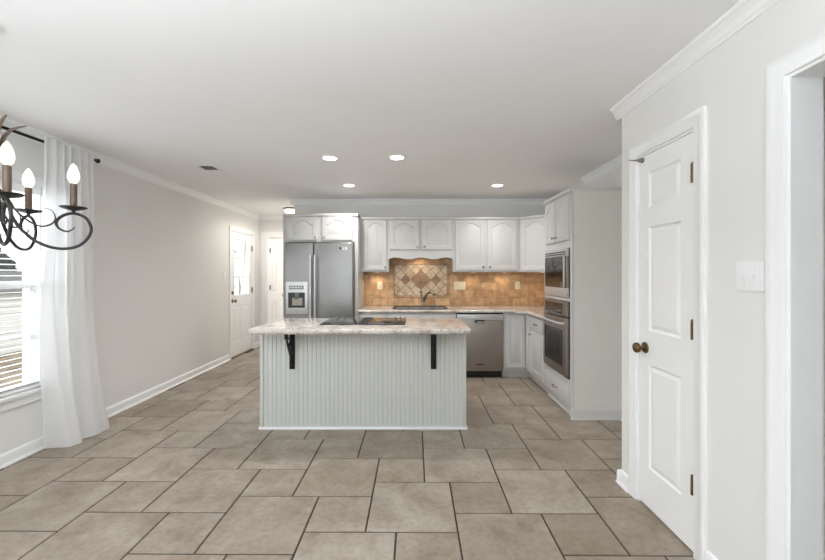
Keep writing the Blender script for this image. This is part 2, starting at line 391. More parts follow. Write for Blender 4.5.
# casings round the openings: stepped boards
def casing(n, face, out, a0, a1, z0, z1, wd, along='y', full=False, jamb=0.115, jm='trim'):
    """face = wall plane coordinate; out = sign of the room side; opening a0..a1 x z0..z1"""
    bm = new()
    prof = [(0.0, 0.0), (0.0, 0.010), (0.003, 0.012), (wd*0.2, 0.0125), (wd*0.28, 0.0145), (wd*0.60, 0.0145), (wd*0.68, 0.0175), (wd*0.93, 0.018), (wd, 0.016), (wd, 0.0)]
    def P(u, z, d): return (face+out*d, u, z) if along == 'y' else (u, face+out*d, z)
    st = [[bm.verts.new(P(*q)) for q in col] for col in (
        [(a0-u, z0, d) for u, d in prof], [(a0-u, z1+u, d) for u, d in prof], [(a1+u, z1+u, d) for u, d in prof], [(a1+u, z0, d) for u, d in prof])]
    for A, B in zip(st, st[1:]):
        for k in range(len(prof)-1): bm.faces.new([A[k], A[k+1], B[k+1], B[k]])
    bm.faces.new(st[0]); bm.faces.new(st[-1])
    # jamb lining
    j = 0.012
    def jb(u0, u1, v0, v1):
        d0, d1 = sorted((face, face-out*jamb))
        if along == 'y': box(bm, d0, d1, u0, u1, v0, v1)
        else: box(bm, u0, u1, d0, d1, v0, v1)
    jb(a0, a0+j, z0, z1); jb(a1-j, a1, z0, z1); jb(a0+j, a1-j, z1-j, z1)
    return struct(n, bm, M[jm], smooth=30)
casing('trim_6', PX, -1, PD[0], PD[1], 0, PD[3], 0.072)
casing('trim_7', PX, -1, SO[0], SO[1], 0, SO[3], 0.07)
casing('trim_8', LX, 1, DL[0], DL[1], 0, DL[3], 0.062)
casing('trim_9', FAR, -1, HO[0], HO[1], 0, HO[2], 0.105, along='x')

# ------------------------------------------------------------------ panelled doors (front face at local y = 0, facing -y)
def panel_slab(bm, x0, x1, z0, z1, th, holes, open_holes=()):
    xs = sorted({x0, x1, *[h[0] for h in holes], *[h[1] for h in holes], *[h[0] for h in open_holes], *[h[1] for h in open_holes]})
    zs = sorted({z0, z1, *[h[2] for h in holes], *[h[3] for h in holes], *[h[2] for h in open_holes], *[h[3] for h in open_holes]})
    allh = list(holes)+list(open_holes)
    for xa, xb in zip(xs, xs[1:]):
        for za, zb in zip(zs, zs[1:]):
            cx, cz = (xa+xb)/2, (za+zb)/2
            if any(h[0] < cx < h[1] and h[2] < cz < h[3] for h in allh): continue
            bm.faces.new([bm.verts.new(p) for p in ((xa, 0, za), (xb, 0, za), (xb, 0, zb), (xa, 0, zb))])
            if open_holes: bm.faces.new([bm.verts.new(p) for p in ((xa, th, za), (xa, th, zb), (xb, th, zb), (xb, th, za))])
    def ring(h, i, y): return [(h[0]+i, y, h[2]+i), (h[1]-i, y, h[2]+i), (h[1]-i, y, h[3]-i), (h[0]+i, y, h[3]-i)]
    for h in holes:
        loops = [[bm.verts.new(p) for p in ring(h, i, y)] for i, y in ((0, 0), (0.010, 0.008), (0.016, 0.008), (0.036, 0.002))]
        for A, B in zip(loops, loops[1:]):
            for k in range(4): bm.faces.new([A[k], A[(k+1) % 4], B[(k+1) % 4], B[k]])
        bm.faces.new(loops[-1])
    for h in open_holes:
        A = [bm.verts.new(p) for p in ring(h, 0, 0)]; B = [bm.verts.new(p) for p in ring(h, 0, th)]
        for k in range(4): bm.faces.new([A[k], B[k], B[(k+1) % 4], A[(k+1) % 4]])
    A = [bm.verts.new(p) for p in ((x0, 0, z0), (x1, 0, z0), (x1, 0, z1), (x0, 0, z1))]
    B = [bm.verts.new(p) for p in ((x0, th, z0), (x1, th, z0), (x1, th, z1), (x0, th, z1))]
    for k in range(4): bm.faces.new([A[k], A[(k+1) % 4], B[(k+1) % 4], B[k]])
    if not open_holes: bm.faces.new(B)
    bmesh.ops.remove_doubles(bm, verts=bm.verts, dist=1e-5)
def slab_obj(name, parent, *a, m='trim', **k):
    bm = new(); panel_slab(bm, *a, **k); return finish(name, bm, M[m], parent)
FY = Matrix.Rotation(PI/2, 4, 'X')     # local z of a lathe -> -y
def knob_obj(name, parent, x, z, prof, m, y=0.0, seg=20):
    bm = new(); lathe(bm, prof, seg, Matrix.Translation((x, y, z)) @ FY); return finish(name, bm, M[m], parent, smooth=40)
ROSE = [(0, 0), (0.032, 0), (0.032, 0.004), (0.028, 0.009), (0.012, 0.012), (0.011, 0.03)]
DKNOB = [(0.011, 0.03), (0.018, 0.034), (0.027, 0.042), (0.030, 0.05), (0.027, 0.06), (0.018, 0.066), (0, 0.068)]
def hinge(parent, x, z, m='bronze', side=1):
    bm = new(); tube(bm, [(x, -0.010, z-0.045), (x, -0.010, z+0.045)], 0.0085, 10)
    box(bm, x-0.014, x-0.001, -0.006, 0.0, z-0.044, z+0.044, mi=0); box(bm, x+0.001, x+0.010, -0.006, 0, z-0.044, z+0.044)
    for dz in (-0.015, 0.015): tube(bm, [(x, -0.010, z+dz-0.001), (x, -0.010, z+dz+0.001)], 0.0092, 10)
    lathe(bm, [(0, 0), (0.006, 0.0), (0.004, 0.006), (0, 0.008)], 10, Matrix.Translation((x, -0.010, z+0.045)))
    return finish('hinge', bm, M[m], parent, smooth=35)
# pantry door: local x = -world y
d = empty('door_1', (PX+0.004, 2.276, 0), -PI/2, kind='structure')
W = 2.276-1.836
slab_obj('door_leaf', d, 0, W, 0.012, 2.016, 0.035, [(0.088, W-0.088, 0.235, 0.825), (0.088, W-0.088, 1.015, 1.605), (0.088, W-0.088, 1.712, 1.915)])
bm = new(); lathe(bm, ROSE, 20, Matrix.Translation((0.057, 0, 0.915)) @ FY); lathe(bm, DKNOB, 20, Matrix.Translation((0.057, 0, 0.915)) @ FY)
finish('door_knob', bm, M['bronze'], d, smooth=40)
for z in (0.335, 1.072, 1.818): hinge(d, W+0.004, z)
bm = new(); tube(bm, [(0.032, 0.0, 1.998), (0.032, -0.004, 1.998), (0.032, -0.0045, 1.998), (0.032, -0.03, 1.998), (0.032, -0.035, 1.998), (0.032, -0.082, 1.998)], [0.016, 0.016, 0.012, 0.008, 0.005, 0.0025], 14); finish('door_latch', bm, M['nickel'], d, smooth=40)
# exterior door in the left wall: local x = world y, faces +X
d = empty('door_2', (LX-0.012, DL[0]+0.014, 0), PI/2, kind='structure')
W = DL[1]-DL[0]-0.028
gx0, gx1, gz0, gz1 = 0.115, W-0.115, 0.985, 1.905
slab_obj('door_leaf', d, 0, W, 0.014, 2.010, 0.04, [(0.115, W/2-0.035, 0.24, 0.81), (W/2+0.035, W-0.115, 0.24, 0.81)], open_holes=[(gx0, gx1, gz0, gz1)])
bm = new()
for k in (1, 2):
    x = gx0+(gx1-gx0)*k/3; box(bm, x-0.011, x+0.011, -0.002, 0.042, gz0, gz1)
    z = gz0+(gz1-gz0)*k/3; box(bm, gx0, gx1, -0.002, 0.042, z-0.011, z+0.011)
for a, b, c, e in ((gx0-0.02, gx0+0.008, gz0-0.02, gz1+0.02), (gx1-0.008, gx1+0.02, gz0-0.02, gz1+0.02)): box(bm, a, b, -0.006, 0.046, c, e, bev=0.002)
for a, b, c, e in ((gx0-0.019, gx1+0.019, gz0-0.019, gz0+0.008), (gx0-0.019, gx1+0.019, gz1-0.008, gz1+0.019)): box(bm, a, b, -0.005, 0.045, c, e, bev=0.002)
finish('muntin_grid', bm, M['trim'], d)
bm = new(); box(bm, gx0+0.001, gx1-0.001, 0.018, 0.022, gz0+0.001, gz1-0.001); finish('glass_pane', bm, M['glass'], d)
bm = new(); lathe(bm, ROSE, 20, Matrix.Translation((0.065, 0, 0.905)) @ FY); lathe(bm, DKNOB, 20, Matrix.Translation((0.065, 0, 0.905)) @ FY); finish('door_knob', bm, M['brass'], d, smooth=40)
knob_obj('deadbolt', d, 0.065, 1.035, [(0, 0), (0.03, 0), (0.03, 0.006), (0.024, 0.012), (0.008, 0.014), (0.008, 0.026), (0, 0.026)], 'brass')
for z in (0.3, 1.05, 1.78): hinge(d, W+0.004, z, 'nickel')
bm = new(); box(bm, LX-0.12, LX+0.02, DL[0], DL[1], 0, 0.012, bev=0.003); struct('trim_10', bm, M['bronze'])
# hall door, standing open away from us
d = empty('door_3', (HO[0]+0.014, FAR+0.10, 0), PI/2+math.radians(1), kind='structure')
d.rotation_euler = (0, 0, PI/2-math.radians(2))
W = 0.72
hs = []
for xa, xb in ((0.105, W/2-0.05), (W/2+0.05, W-0.105)):
    hs += [(xa, xb, 0.22, 0.80), (xa, xb, 0.98, 1.55), (xa, xb, 1.66, 1.88)]
slab_obj('door_leaf', d, 0, W, 0.012, 1.995, 0.035, hs)
bm = new(); lathe(bm, ROSE, 20, Matrix.Translation((W-0.06, 0, 0.895)) @ FY); lathe(bm, DKNOB, 20, Matrix.Translation((W-0.06, 0, 0.895)) @ FY); finish('door_knob', bm, M['brass'], d, smooth=40)
for z in (0.3, 1.08, 1.78):
    bm = new(); box(bm, -0.012, 0.03, -0.008, 0.002, z-0.045, z+0.045); tube(bm, [(-0.006, -0.012, z-0.045), (-0.006, -0.012, z+0.045)], 0.007, 10); finish('hinge', bm, M['nickel'], d, smooth=40)

# ------------------------------------------------------------------ window, blind, curtain
wn = empty('window_1', (LX, WIN[0], 0), PI/2, kind='structure')     # local x = world y, front y=0 facing room
WW = WIN[1]-WIN[0]; wz0, wz1 = WIN[2], WIN[3]
bm = new(); c = 0.07
for a, b, e, f, dd in ((-c, 0, wz0, wz1+c, 0.016), (WW, WW+c, wz0, wz1+c, 0.016), (-c+0.001, WW+c-0.001, wz1, wz1+c-0.001, 0.017)):
    box(bm, a, b, -dd, 0.0, e, f, bev=0.003)
for a, b, e, f in ((0, 0.012, wz0, wz1), (WW-0.012, WW, wz0, wz1), (0.012, WW-0.012, wz1-0.012, wz1)): box(bm, a, b, 0, 0.12, e, f)
finish('window_casing', bm, M['trim'], wn, smooth=30)
bm = new(); box(bm, -0.09, WW+0.09, -0.05, 0.10, wz0-0.025, wz0, bev=0.006); box(bm, -0.07, WW+0.07, -0.016, 0, wz0-0.095, wz0-0.025, bev=0.003); box(bm, -0.072, WW+0.072, -0.02, 0, wz0-0.095, wz0-0.083, bev=0.003); finish('window_sill', bm, M['trim'], wn, smooth=30)
for (za, zb, yy) in ((wz0, 1.265, 0.042), (1.235, wz1-0.012, 0.068)):
    bm = new()
    box(bm, 0.012, 0.045, yy, yy+0.025, za, zb); box(bm, WW-0.045, WW-0.012, yy, yy+0.025, za, zb)
    box(bm, 0.045, WW-0.045, yy, yy+0.025, za, za+0.045); box(bm, 0.045, WW-0.045, yy, yy+0.025, zb-0.035, zb)
    for k in (1, 2):
        x = 0.045+(WW-0.09)*k/3; box(bm, x-0.009, x+0.009, yy+0.004, yy+0.02, za+0.045, zb-0.035)
    zc = (za+zb)/2+0.005; box(bm, 0.045, WW-0.045, yy+0.005, yy+0.019, zc-0.009, zc+0.009)
    s = finish('window_sash', bm, M['trim'], wn)
    bm = new(); box(bm, 0.046, WW-0.046, yy+0.010, yy+0.014, za+0.046, zb-0.036); finish('window_pane', bm, M['glass'], s)
bl = empty('window_blind', (LX+0.022, WIN[0], wz0), PI/2, 'white horizontal slat blind hanging in the left window', 'blind')
H = wz1-wz0-0.012
bxo('headrail', (0.016, WW-0.016, 0.008, 0.06, H-0.055, H-0.002), M['blind'], bl, bev=0.004)
bm = new(); z = 0.045
while z < H-0.07:
    prism(bm, [(0.010, z+0.003), (0.035, z+0.0), (0.060, z-0.004), (0.060, z-0.0015), (0.035, z+0.0028), (0.010, z+0.0038)], 0.018, WW-0.018, 'x'); z += 0.040
finish('slats', bm, M['blind'], bl)
bxo('bottom_rail', (0.018, WW-0.018, 0.012, 0.058, 0.006, 0.024), M['blind'], bl, bev=0.003)
bm = new()
for x in (0.10, WW/2, WW-0.10):
    for y in (0.009, 0.061): box(bm, x-0.0015, x+0.0015, y-0.0007, y+0.0007, 0.01, H-0.05)
finish('ladder_cord', bm, M['blind'], bl)

RODX = -2.755; RODZ = 2.325
rd = empty('curtain_rod', (RODX, 2.4, RODZ), 0, 'thin black curtain rod above the left window', 'curtain rod')
bm = new(); tube(bm, [(0, -1.0, 0), (0, 0.965, 0)], 0.011, 12); finish('rod', bm, M['iron'], rd, smooth=40)
for y, s in ((0.965, 1), (-1.0, -1)):
    bm = new(); lathe(bm, [(0, 0), (0.013, 0), (0.02, 0.008), (0.021, 0.016), (0.016, 0.024), (0, 0.027)], 16, Matrix.Translation((0, y, 0)) @ Matrix.Rotation(-s*PI/2, 4, 'X')); finish('finial', bm, M['iron'], rd, smooth=40)
for y in (0.93, -0.94):
    bm = new(); tube(bm, [(0, y, -0.012), (-0.05, y, -0.012), (LX-RODX+0.004, y, -0.012)], 0.006, 8); box(bm, LX-RODX, LX-RODX+0.006, y-0.014, y+0.014, -0.045, 0.02, bev=0.002); finish('bracket', bm, M['iron'], rd, smooth=40)
def curtain():
    bm = new(); NU, NV = 150, 70
    top = [(RODX, 2.86), (RODX, 3.335)]
    bot = smooth_path([(-2.795, 2.93, 0), (-2.74, 2.935, 0), (-2.63, 2.965, 0), (-2.60, 3.035, 0), (-2.655, 3.055, 0), (-2.65, 3.09, 0), (-2.60, 3.16, 0), (-2.595, 3.26, 0), (-2.63, 3.35, 0), (-2.74, 3.43, 0), (-2.80, 3.46, 0)], 30)
    mid = smooth_path([(-2.80, 2.885, 0), (-2.745, 2.90, 0), (-2.70, 2.93, 0), (-2.69, 3.0, 0), (-2.735, 3.06, 0), (-2.72, 3.12, 0), (-2.70, 3.2, 0), (-2.72, 3.28, 0), (-2.765, 3.33, 0), (-2.80, 3.355, 0)], 30)
    def at(path, u):
        f = u*(len(path)-1); i = min(int(f), len(path)-2); return path[i].lerp(path[i+1], f-i)
    rows = []
    for j in range(NV+1):
        v = j/NV; row = []
        for i in range(NU+1):
            u = i/NU
            t = Vector((RODX, 2.832+0.455*u, 0))
            t.x += 0.040+0.022*math.sin(2*PI*6.5*u+0.4)+0.005*math.sin(2*PI*11*u+1)
            
            m = at(mid, u); b = at(bot, u)
            w1 = min(1, v/0.65); w1 = w1*w1*(3-2*w1)
            w2 = max(0, (v-0.55)/0.45); w2 = w2**1.6
            p = t.lerp(m, w1).lerp(b, w2)
            fold = 0.010*math.sin(2*PI*6.5*u+0.4+v*0.9)*(1-0.55*v)*min(1, v*4)
            p.x += fold*min(1, v*6)+0.004*noise.noise(Vector((u*9, v*5, 1.3)))
            z = (RODZ+0.028)-v*(RODZ+0.028-0.012)
            if v > 0.94: z = max(0.010, z+0.012*noise.noise(Vector((u*7, 3.1, 0)))*(v-0.94)/0.06)
            if 0.0 < v < 0.03: z += 0.002*math.sin(2*PI*9*u)
            p.x = max(p.x, LX+0.03)
            row.append(bm.verts.new((p.x, p.y, z)))
        rows.append(row)
    for a, b in zip(rows, rows[1:]):
        for k in range(NU): bm.faces.new([a[k], a[k+1], b[k+1], b[k]])
    o = finish('curtain', bm, M['fabric'], smooth=180)
    tag(o, 'sheer white curtain panel hanging from the black rod and pooling on the floor', 'curtain')
curtain()

# ------------------------------------------------------------------ cabinets
def cab_door(bm, w, h, arch=0.0, fr=0.055, th=0.019, N=16):
    """slab w x h from (0,0,0): front at y=-th, with raised panel whose top is arched by 'arch'"""
    def top_z(x, i):
        u = abs(x-w/2)/((w-2*fr)/2)
        s = 0.5+0.5*math.cos(PI*min(1, max(0, (u-0.12)/0.80)))
        return h-fr*0.85-arch+arch*s-i
    def loop(i, y):
        x0, x1 = fr+i, w-fr-i; pts = [(x0, y, fr+i), (x1, y, fr+i)]
        for k in range(N+1):
            x = x1+(x0-x1)*k/N; xo = (w-fr)+(2*fr-w)*k/N
            pts.append((x, y, top_z(xo, i)))
        return [bm.verts.new(p) for p in pts]
    def rect(i, y):
        pts = [(i, y, i), (w-i, y, i)]
        for k in range(N+1):
            x = (w-i)-(w-2*i)*k/N; pts.append((x, y, h-i))
        return [bm.verts.new(p) for p in pts]
    loops = [rect(0, 0), rect(0, -th+0.006), rect(0.006, -th), loop(0, -th), loop(0.004, -th+0.008), loop(0.009, -th+0.008), loop(0.03, -th+0.001)]
    n = len(loops[0])
    for A, B in zip(loops, loops[1:]):
        for k in range(n): bm.faces.new([A[k], A[(k+1) % n], B[(k+1) % n], B[k]])
    bm.faces.new(loops[-1]); bm.faces.new(loops[0][::-1])
CK = [(0, 0), (0.009, 0), (0.006, 0.004), (0.005, 0.014), (0.011, 0.018), (0.014, 0.023), (0.012, 0.028), (0, 0.030)]
def add_door(root, x0, x1, z0, z1, arch=0.0, knob=None, fr=0.055, m='cab', km='nickel', name='door'):
    bm = new(); cab_door(bm, x1-x0, z1-z0, arch, fr)
    o = finish(name, bm, M[m], root, smooth=25, loc=(x0, -0.0005, z0))
    if knob: knob_obj('knob', o, knob[0]-x0, knob[1]-z0, CK, km, y=-0.019, seg=14)
    return o
def add_drawer(root, x0, x1, z0, z1, pull=True, m='cab', name='drawer'):
    bm = new(); w_, h_ = x1-x0, z1-z0
    box(bm, 0, w_, -0.019, 0, 0, h_, bev=0.005); o = finish(name, bm, M[m], root, smooth=30, loc=(x0, -0.0005, z0))
    if pull:
        bm = new(); c = w_/2; zc = h_/2
        tube(bm, smooth_path([(c-0.042, -0.018, zc), (c-0.04, -0.036, zc), (c-0.02, -0.044, zc-0.003), (c, -0.046, zc-0.004), (c+0.02, -0.044, zc-0.003), (c+0.04, -0.036, zc), (c+0.042, -0.018, zc)], 4), 0.0045, 8)
        for s in (-1, 1): lathe(bm, [(0, 0), (0.009, 0), (0.007, 0.004), (0, 0.005)], 10, Matrix.Translation((c+s*0.042, -0.019, zc)) @ FY)
        finish('pull', bm, M['nickel'], o, smooth=40)
    return o
UZ0, UZ1 = 1.363, 2.085; UY = 5.25
def top_mould(root, x0, x1, dep, z, wrap=True):
    bm = new(); box(bm, x0-0.0, x1+0.0, -0.022, dep, z-0.022, z+0.012, bev=0.006); finish('top_moulding', bm, M['cab'], root, smooth=30)
# over the fridge
FX0, FX1, FYF = -1.66, -0.698, 4.95
c = empty('fridge_surround', (FX0, FYF, 0), 0, 'white two-door arched cabinet above the refrigerator with tall side panels', 'cabinet', 'white kitchen cabinets')
w_ = FX1-FX0
bm = new(); box(bm, 0.02, w_-0.02, 0, 0.62, 1.745, 2.10); finish('body', bm, M['cab'], c)
for x0, x1 in ((0, 0.02), (w_-0.045, w_)): bxo('side_panel', (x0, x1, 0.0005, 0.625, 0, 2.10), M['cab'], c, bev=0.002)
add_door(c, 0.065, 0.440, 1.765, 2.07, 0.055, (0.41, 1.80)); add_door(c, 0.502, 0.892, 1.765, 2.07, 0.055, (0.532, 1.80))
top_mould(c, 0, w_, 0.62, 2.098)
# tall single
c = empty('wall_cabinet', (-0.698, UY, 0), 0, 'narrow white single-door wall cabinet beside the refrigerator, over the counter', 'cabinet', 'white kitchen cabinets')
w_ = 0.372; bm = new(); box(bm, 0, w_-0.001, 0, BACK-UY-0.001, UZ0, UZ1+0.01, bev=0.002); finish('body', bm, M['cab'], c)
add_door(c, 0.035, 0.350, UZ0+0.022, UZ1-0.015, 0.05, (0.325, UZ0+0.065)); top_mould(c, 0, w_-0.001, 0.33, UZ1+0.01)
def puck(root, x, y, z):
    bm = new(); lathe(bm, [(0, -0.012), (0.03, -0.012), (0.033, -0.008), (0.033, 0), (0, 0)], 20, Matrix.Translation((x, y, z)))
    for f in bm.faces:
        if all(v.co.z < z-0.0115 for v in f.verts): f.material_index = 1
    o = finish('puck_light', bm, [M['white_plastic'], M['puck']], root, smooth=40)
def spot(name, loc, power, size, blend, color, rad=0.03):
    l = bpy.data.lights.new(name, 'SPOT'); l.energy = power; l.spot_size = size; l.spot_blend = blend; l.color = color; l.shadow_soft_size = rad
    o = bpy.data.objects.new(name, l); COL.objects.link(o); o.location = loc; return o
WARM = (1.0, 0.83, 0.64)
puck(c, 0.2, 0.2, UZ0); spot('warm_light_under_narrow_cabinet', (-0.498, UY+0.2, UZ0-0.02), 1.9, 2.6, 0.6, WARM)
# over the sink
c = empty('sink_wall_cabinet', (-0.326, UY, 0), 0, 'short white two-door cabinet with scalloped valance above the sink', 'cabinet', 'white kitchen cabinets')
w_ = 0.880; zb = 1.645
bm = new(); box(bm, 0, w_-0.001, 0, BACK-UY-0.001, zb, UZ1+0.01, bev=0.002); finish('body', bm, M['cab'], c)
add_door(c, 0.022, 0.422, zb+0.02, UZ1-0.015, 0.05, (0.392, zb+0.055)); add_door(c, 0.458, 0.858, zb+0.02, UZ1-0.015, 0.05, (0.488, zb+0.055))
top_mould(c, 0, w_-0.001, 0.33, UZ1+0.01)
bm = new(); N = 60; poly = []
for k in range(N+1):
    x = (w_-0.002)*k/N+0.0005; u = x/w_
    a = abs(u-0.5)*2
    z = 1.548+0.013*math.cos(a*2*PI*1.2+0.2)*(1 if a < 0.85 else max(0, (1-a)/0.15))-0.010*(a > 0.85)*((a-0.85)/0.15)
    poly.append((x, z))
poly += [(w_-0.0015, zb), (0.0005, zb)]
prism(bm, poly, -0.001, 0.019, 'y'); finish('valance', bm, M['cab'], c)
puck(c, w_/2, 0.16, zb); spot('warm_light_over_sink', (-0.326+w_/2, UY+0.17, zb-0.02), 2.8, 2.5, 0.7, WARM)
# two-door
c = empty('double_wall_cabinet', (0.555, UY, 0), 0, 'tall white two-door wall cabinet right of the sink, above the dishwasher', 'cabinet', 'white kitchen cabinets')
w_ = 0.905; bm = new(); box(bm, 0, w_-0.001, 0, BACK-UY-0.001, UZ0, UZ1+0.01, bev=0.002); finish('body', bm, M['cab'], c)
add_door(c, 0.025, 0.428, UZ0+0.022, UZ1-0.015, 0.05, (0.40, UZ0+0.065)); add_door(c, 0.462, 0.862, UZ0+0.022, UZ1-0.015, 0.05, (0.492, UZ0+0.065)); top_mould(c, 0, w_-0.001, 0.33, UZ1+0.01)
for x in (0.3, 0.72): puck(c, x, 0.2, UZ0)
spot('warm_light_under_double_cabinet', (0.855, UY+0.2, UZ0-0.02), 1.4, 2.6, 0.6, WARM); spot('warm_light_right_of_dishwasher', (1.275, UY+0.2, UZ0-0.02), 1.55, 2.6, 0.6, WARM)
# diagonal corner
c = empty('corner_wall_cabinet', (1.463, UY, 0), -PI/4, 'white angled single-door wall cabinet in the corner beside the oven tower', 'cabinet', 'white kitchen cabinets')
bm = new()
q = Matrix.Rotation(PI/4, 4, 'Z')
pl = [(q @ Vector((x-1.463, y-UY, 0))) for x, y in ((1.463, UY), (1.463, BACK-0.001), (KR-0.001, BACK-0.001), (KR-0.001, 4.93), (1.77, 4.93))]
prism(bm, [(p.x, p.y) for p in pl], UZ0, UZ1+0.012, 'z'); finish('body', bm, M['cab'], c)
L_ = math.hypot(0.307, 0.32)
add_door(c, 0.028, L_-0.03, UZ0+0.022, UZ1-0.015, 0.05, (L_-0.06, UZ0+0.065)); bm = new(); box(bm, -0.003, L_, -0.022, 0.05, UZ1-0.012, UZ1+0.022, bev=0.006); finish('top_moulding', bm, M['cab'], c, smooth=30)
puck(c, 0.2, 0.25, UZ0); spot('warm_light_under_corner_cabinet', (1.78, 5.3, UZ0-0.02), 1.6, 2.6, 0.6, WARM)

# base run along the back
BY = 4.95; BT = 0.838
def base_body(root, w_, dep, kick=0.06, z1=BT, fill=0.0):
    bm = new(); box(bm, 0.0005, w_-0.0005, 0, dep, 0.10, z1, bev=0.001); finish('body', bm, M['cab'], root)
    bm = new(); box(bm, 0.001, w_-0.001, kick, dep, 0.0, 0.10); finish('toe_kick', bm, M['cab'], root)
c = empty('base_cabinet', (-0.695, BY, 0), 0, 'narrow white base cabinet under the counter beside the refrigerator', 'cabinet', 'white kitchen cabinets')
base_body(c, 0.369, 0.62); add_drawer(c, 0.03, 0.345, 0.685, 0.818); add_door(c, 0.03, 0.345, 0.125, 0.665, 0, (0.315, 0.62))
c = empty('sink_base_cabinet', (-0.326, BY, 0), 0, 'wide white sink base cabinet with two false drawer fronts, behind the island', 'cabinet', 'white kitchen cabinets')
base_body(c, 0.885, 0.62, z1=0.64); bm = new(); box(bm, 0.0005, 0.8845, 0, 0.10, 0.64, BT); finish('face_frame', bm, M['cab'], c)
for x0, x1, kx in ((0.03, 0.432, 0.40), (0.458, 0.855, 0.49)):
    add_drawer(c, x0, x1, 0.685, 0.818, False, name='false_drawer_front'); add_door(c, x0, x1, 0.125, 0.665, 0, (kx, 0.62))
# dishwasher
dw = empty('dishwasher', (0.563, BY, 0), 0, 'stainless steel dishwasher built in under the back counter', 'dishwasher')
w_ = 0.600
bm = new(); box(bm, 0.004, w_-0.004, 0.012, 0.58, 0.10, 0.836); finish('tub', bm, M['black'], dw)
bm = new(); box(bm, 0.006, w_-0.006, -0.028, 0.012, 0.098, 0.745, bev=0.004); finish('door_panel', bm, M['steel_warm'], dw, smooth=30)
bm = new(); box(bm, 0.006, w_-0.006, -0.034, 0.012, 0.747, 0.820, bev=0.005); finish('control_strip', bm, M['steel_light'], dw, smooth=30)
bm = new(); box(bm, 0.235, 0.355, -0.036, -0.026, 0.708, 0.750, bev=0.006); finish('handle_pocket', bm, M['black'], dw, smooth=30)
bm = new(); box(bm, 0.255, 0.355, -0.038, -0.034, 0.716, 0.728, bev=0.002); finish('handle_lip', bm, M['steel_light'], dw, smooth=30)
bm = new(); box(bm, 0.02, w_-0.02, 0.05, 0.09, 0.0, 0.098); finish('kick_plate', bm, M['black'], dw)
bm = new(); box(bm, 0.245, 0.345, -0.0295, -0.027, 0.176, 0.188); finish('name_badge', bm, M['steel_dark'], dw)
# corner base with two hinged leaves
c = empty('corner_base_cabinet', (1.166, BY, 0), 0, 'white corner base cabinet with two door leaves meeting at right angles, right of dishwasher', 'cabinet', 'white kitchen cabinets')
CX = 1.463-1.166
bm = new(); prism(bm, [(0.0, 0), (CX, 0), (CX, -0.185), (KR-1.166-0.002, -0.185), (KR-1.166-0.002, 0.62), (0.0, 0.62)], 0.10, BT, 'z'); finish('body', bm, M['cab'], c)
bm = new(); prism(bm, [(0.0, 0.06), (CX+0.06, 0.06), (CX+0.06, -0.185), (KR-1.166-0.003, -0.185), (KR-1.166-0.003, 0.619), (0.0, 0.619)], 0, 0.10, 'z'); finish('toe_kick', bm, M['cab'], c)
add_door(c, 0.030, CX-0.022, 0.135, 0.815, 0, None, fr=0.05)
bm = new(); cab_door(bm, 0.155, 0.68, 0, 0.035); dd = finish('door', bm, M['cab'], c, smooth=25, loc=(CX-0.0005, -0.022, 0.135), rot=(0, 0, -PI/2))

c = empty('drawer_base_cabinet', (1.463, 4.763, 0), -PI/2, 'white base cabinet with one drawer over one door, left of the oven tower', 'cabinet', 'white kitchen cabinets')
w_ = 4.763-4.262
bm = new(); box(bm, 0.0005, w_-0.0005, 0, 0.62, 0.10, BT); finish('body', bm, M['cab'], c)
bm = new(); box(bm, 0.001, w_-0.001, 0.06, 0.62, 0.0, 0.10); finish('toe_kick', bm, M['cab'], c)
add_drawer(c, 0.022, w_-0.03, 0.668, 0.815); add_door(c, 0.022, w_-0.03, 0.135, 0.640, 0, (0.05, 0.60))

# counter with a cut-out for the sink
SKX0, SKX1, SKY0, SKY1 = -0.245, 0.440, 5.03, 5.42
CT0, CT1 = BT+0.002, 0.877
def round_slab(bm, poly, z0, z1, r=0.012):
    prism(bm, poly, z0, z1, 'z')
bm = new()
def cbox(x0, x1, y0, y1): box(bm, x0, x1, y0, y1, CT0, CT1)
YF = 4.912
cbox(-0.692, SKX0, YF, BACK-0.002); cbox(SKX0, SKX1, YF, SKY0); cbox(SKX0, SKX1, SKY1, BACK-0.002); cbox(SKX1, 1.417, YF, BACK-0.002)
cbox(1.417, KR-0.002, 4.262, BACK-0.002)
prism(bm, [(1.30, YF+0.001), (1.418, YF+0.001), (1.418, YF-0.11)], CT0, CT1, 'z')
for v0, v1 in (((-0.692, YF), (1.31, YF)),):
    tube(bm, [(v0[0], v0[1]+0.004, (CT0+CT1)/2), (v1[0], v1[1]+0.004, (CT0+CT1)/2)], 0.0185, 10)
tube(bm, [(1.421, 4.262, (CT0+CT1)/2), (1.421, 4.80, (CT0+CT1)/2)], 0.0185, 10)
tag(finish('countertop', bm, M['granite'], smooth=40), 'L-shaped granite countertop under the tiled backsplash', 'countertop')
bm = new()
t = 0.012; zb = 0.68
for x0, x1, y0, y1, z0, z1 in ((SKX0, SKX1, SKY0, SKY1, zb-t, zb), (SKX0, SKX0+t, SKY0, SKY1, zb, CT0), (SKX1-t, SKX1, SKY0, SKY1, zb, CT0), (SKX0+t, SKX1-t, SKY0, SKY0+t, zb, CT0), (SKX0+t, SKX1-t, SKY1-t, SKY1, zb, CT0)): box(bm, x0+0.001, x1-0.001, y0+0.001, y1-0.001, z0, z1)
sk = finish('kitchen_sink', bm, M['steel_dark']); tag(sk, 'dark drop-in sink set in the back counter below the faucet', 'sink')
bm = new()
for x0, x1, y0, y1 in ((SKX0-0.02, SKX1+0.02, SKY0-0.02, SKY0+0.012), (SKX0-0.02, SKX1+0.02, SKY1-0.012, SKY1+0.02), (SKX0-0.02, SKX0+0.012, SKY0+0.012, SKY1-0.012), (SKX1-0.012, SKX1+0.02, SKY0+0.012, SKY1-0.012)): box(bm, x0, x1, y0, y1, CT1+0.0005, CT1+0.009, bev=0.003)
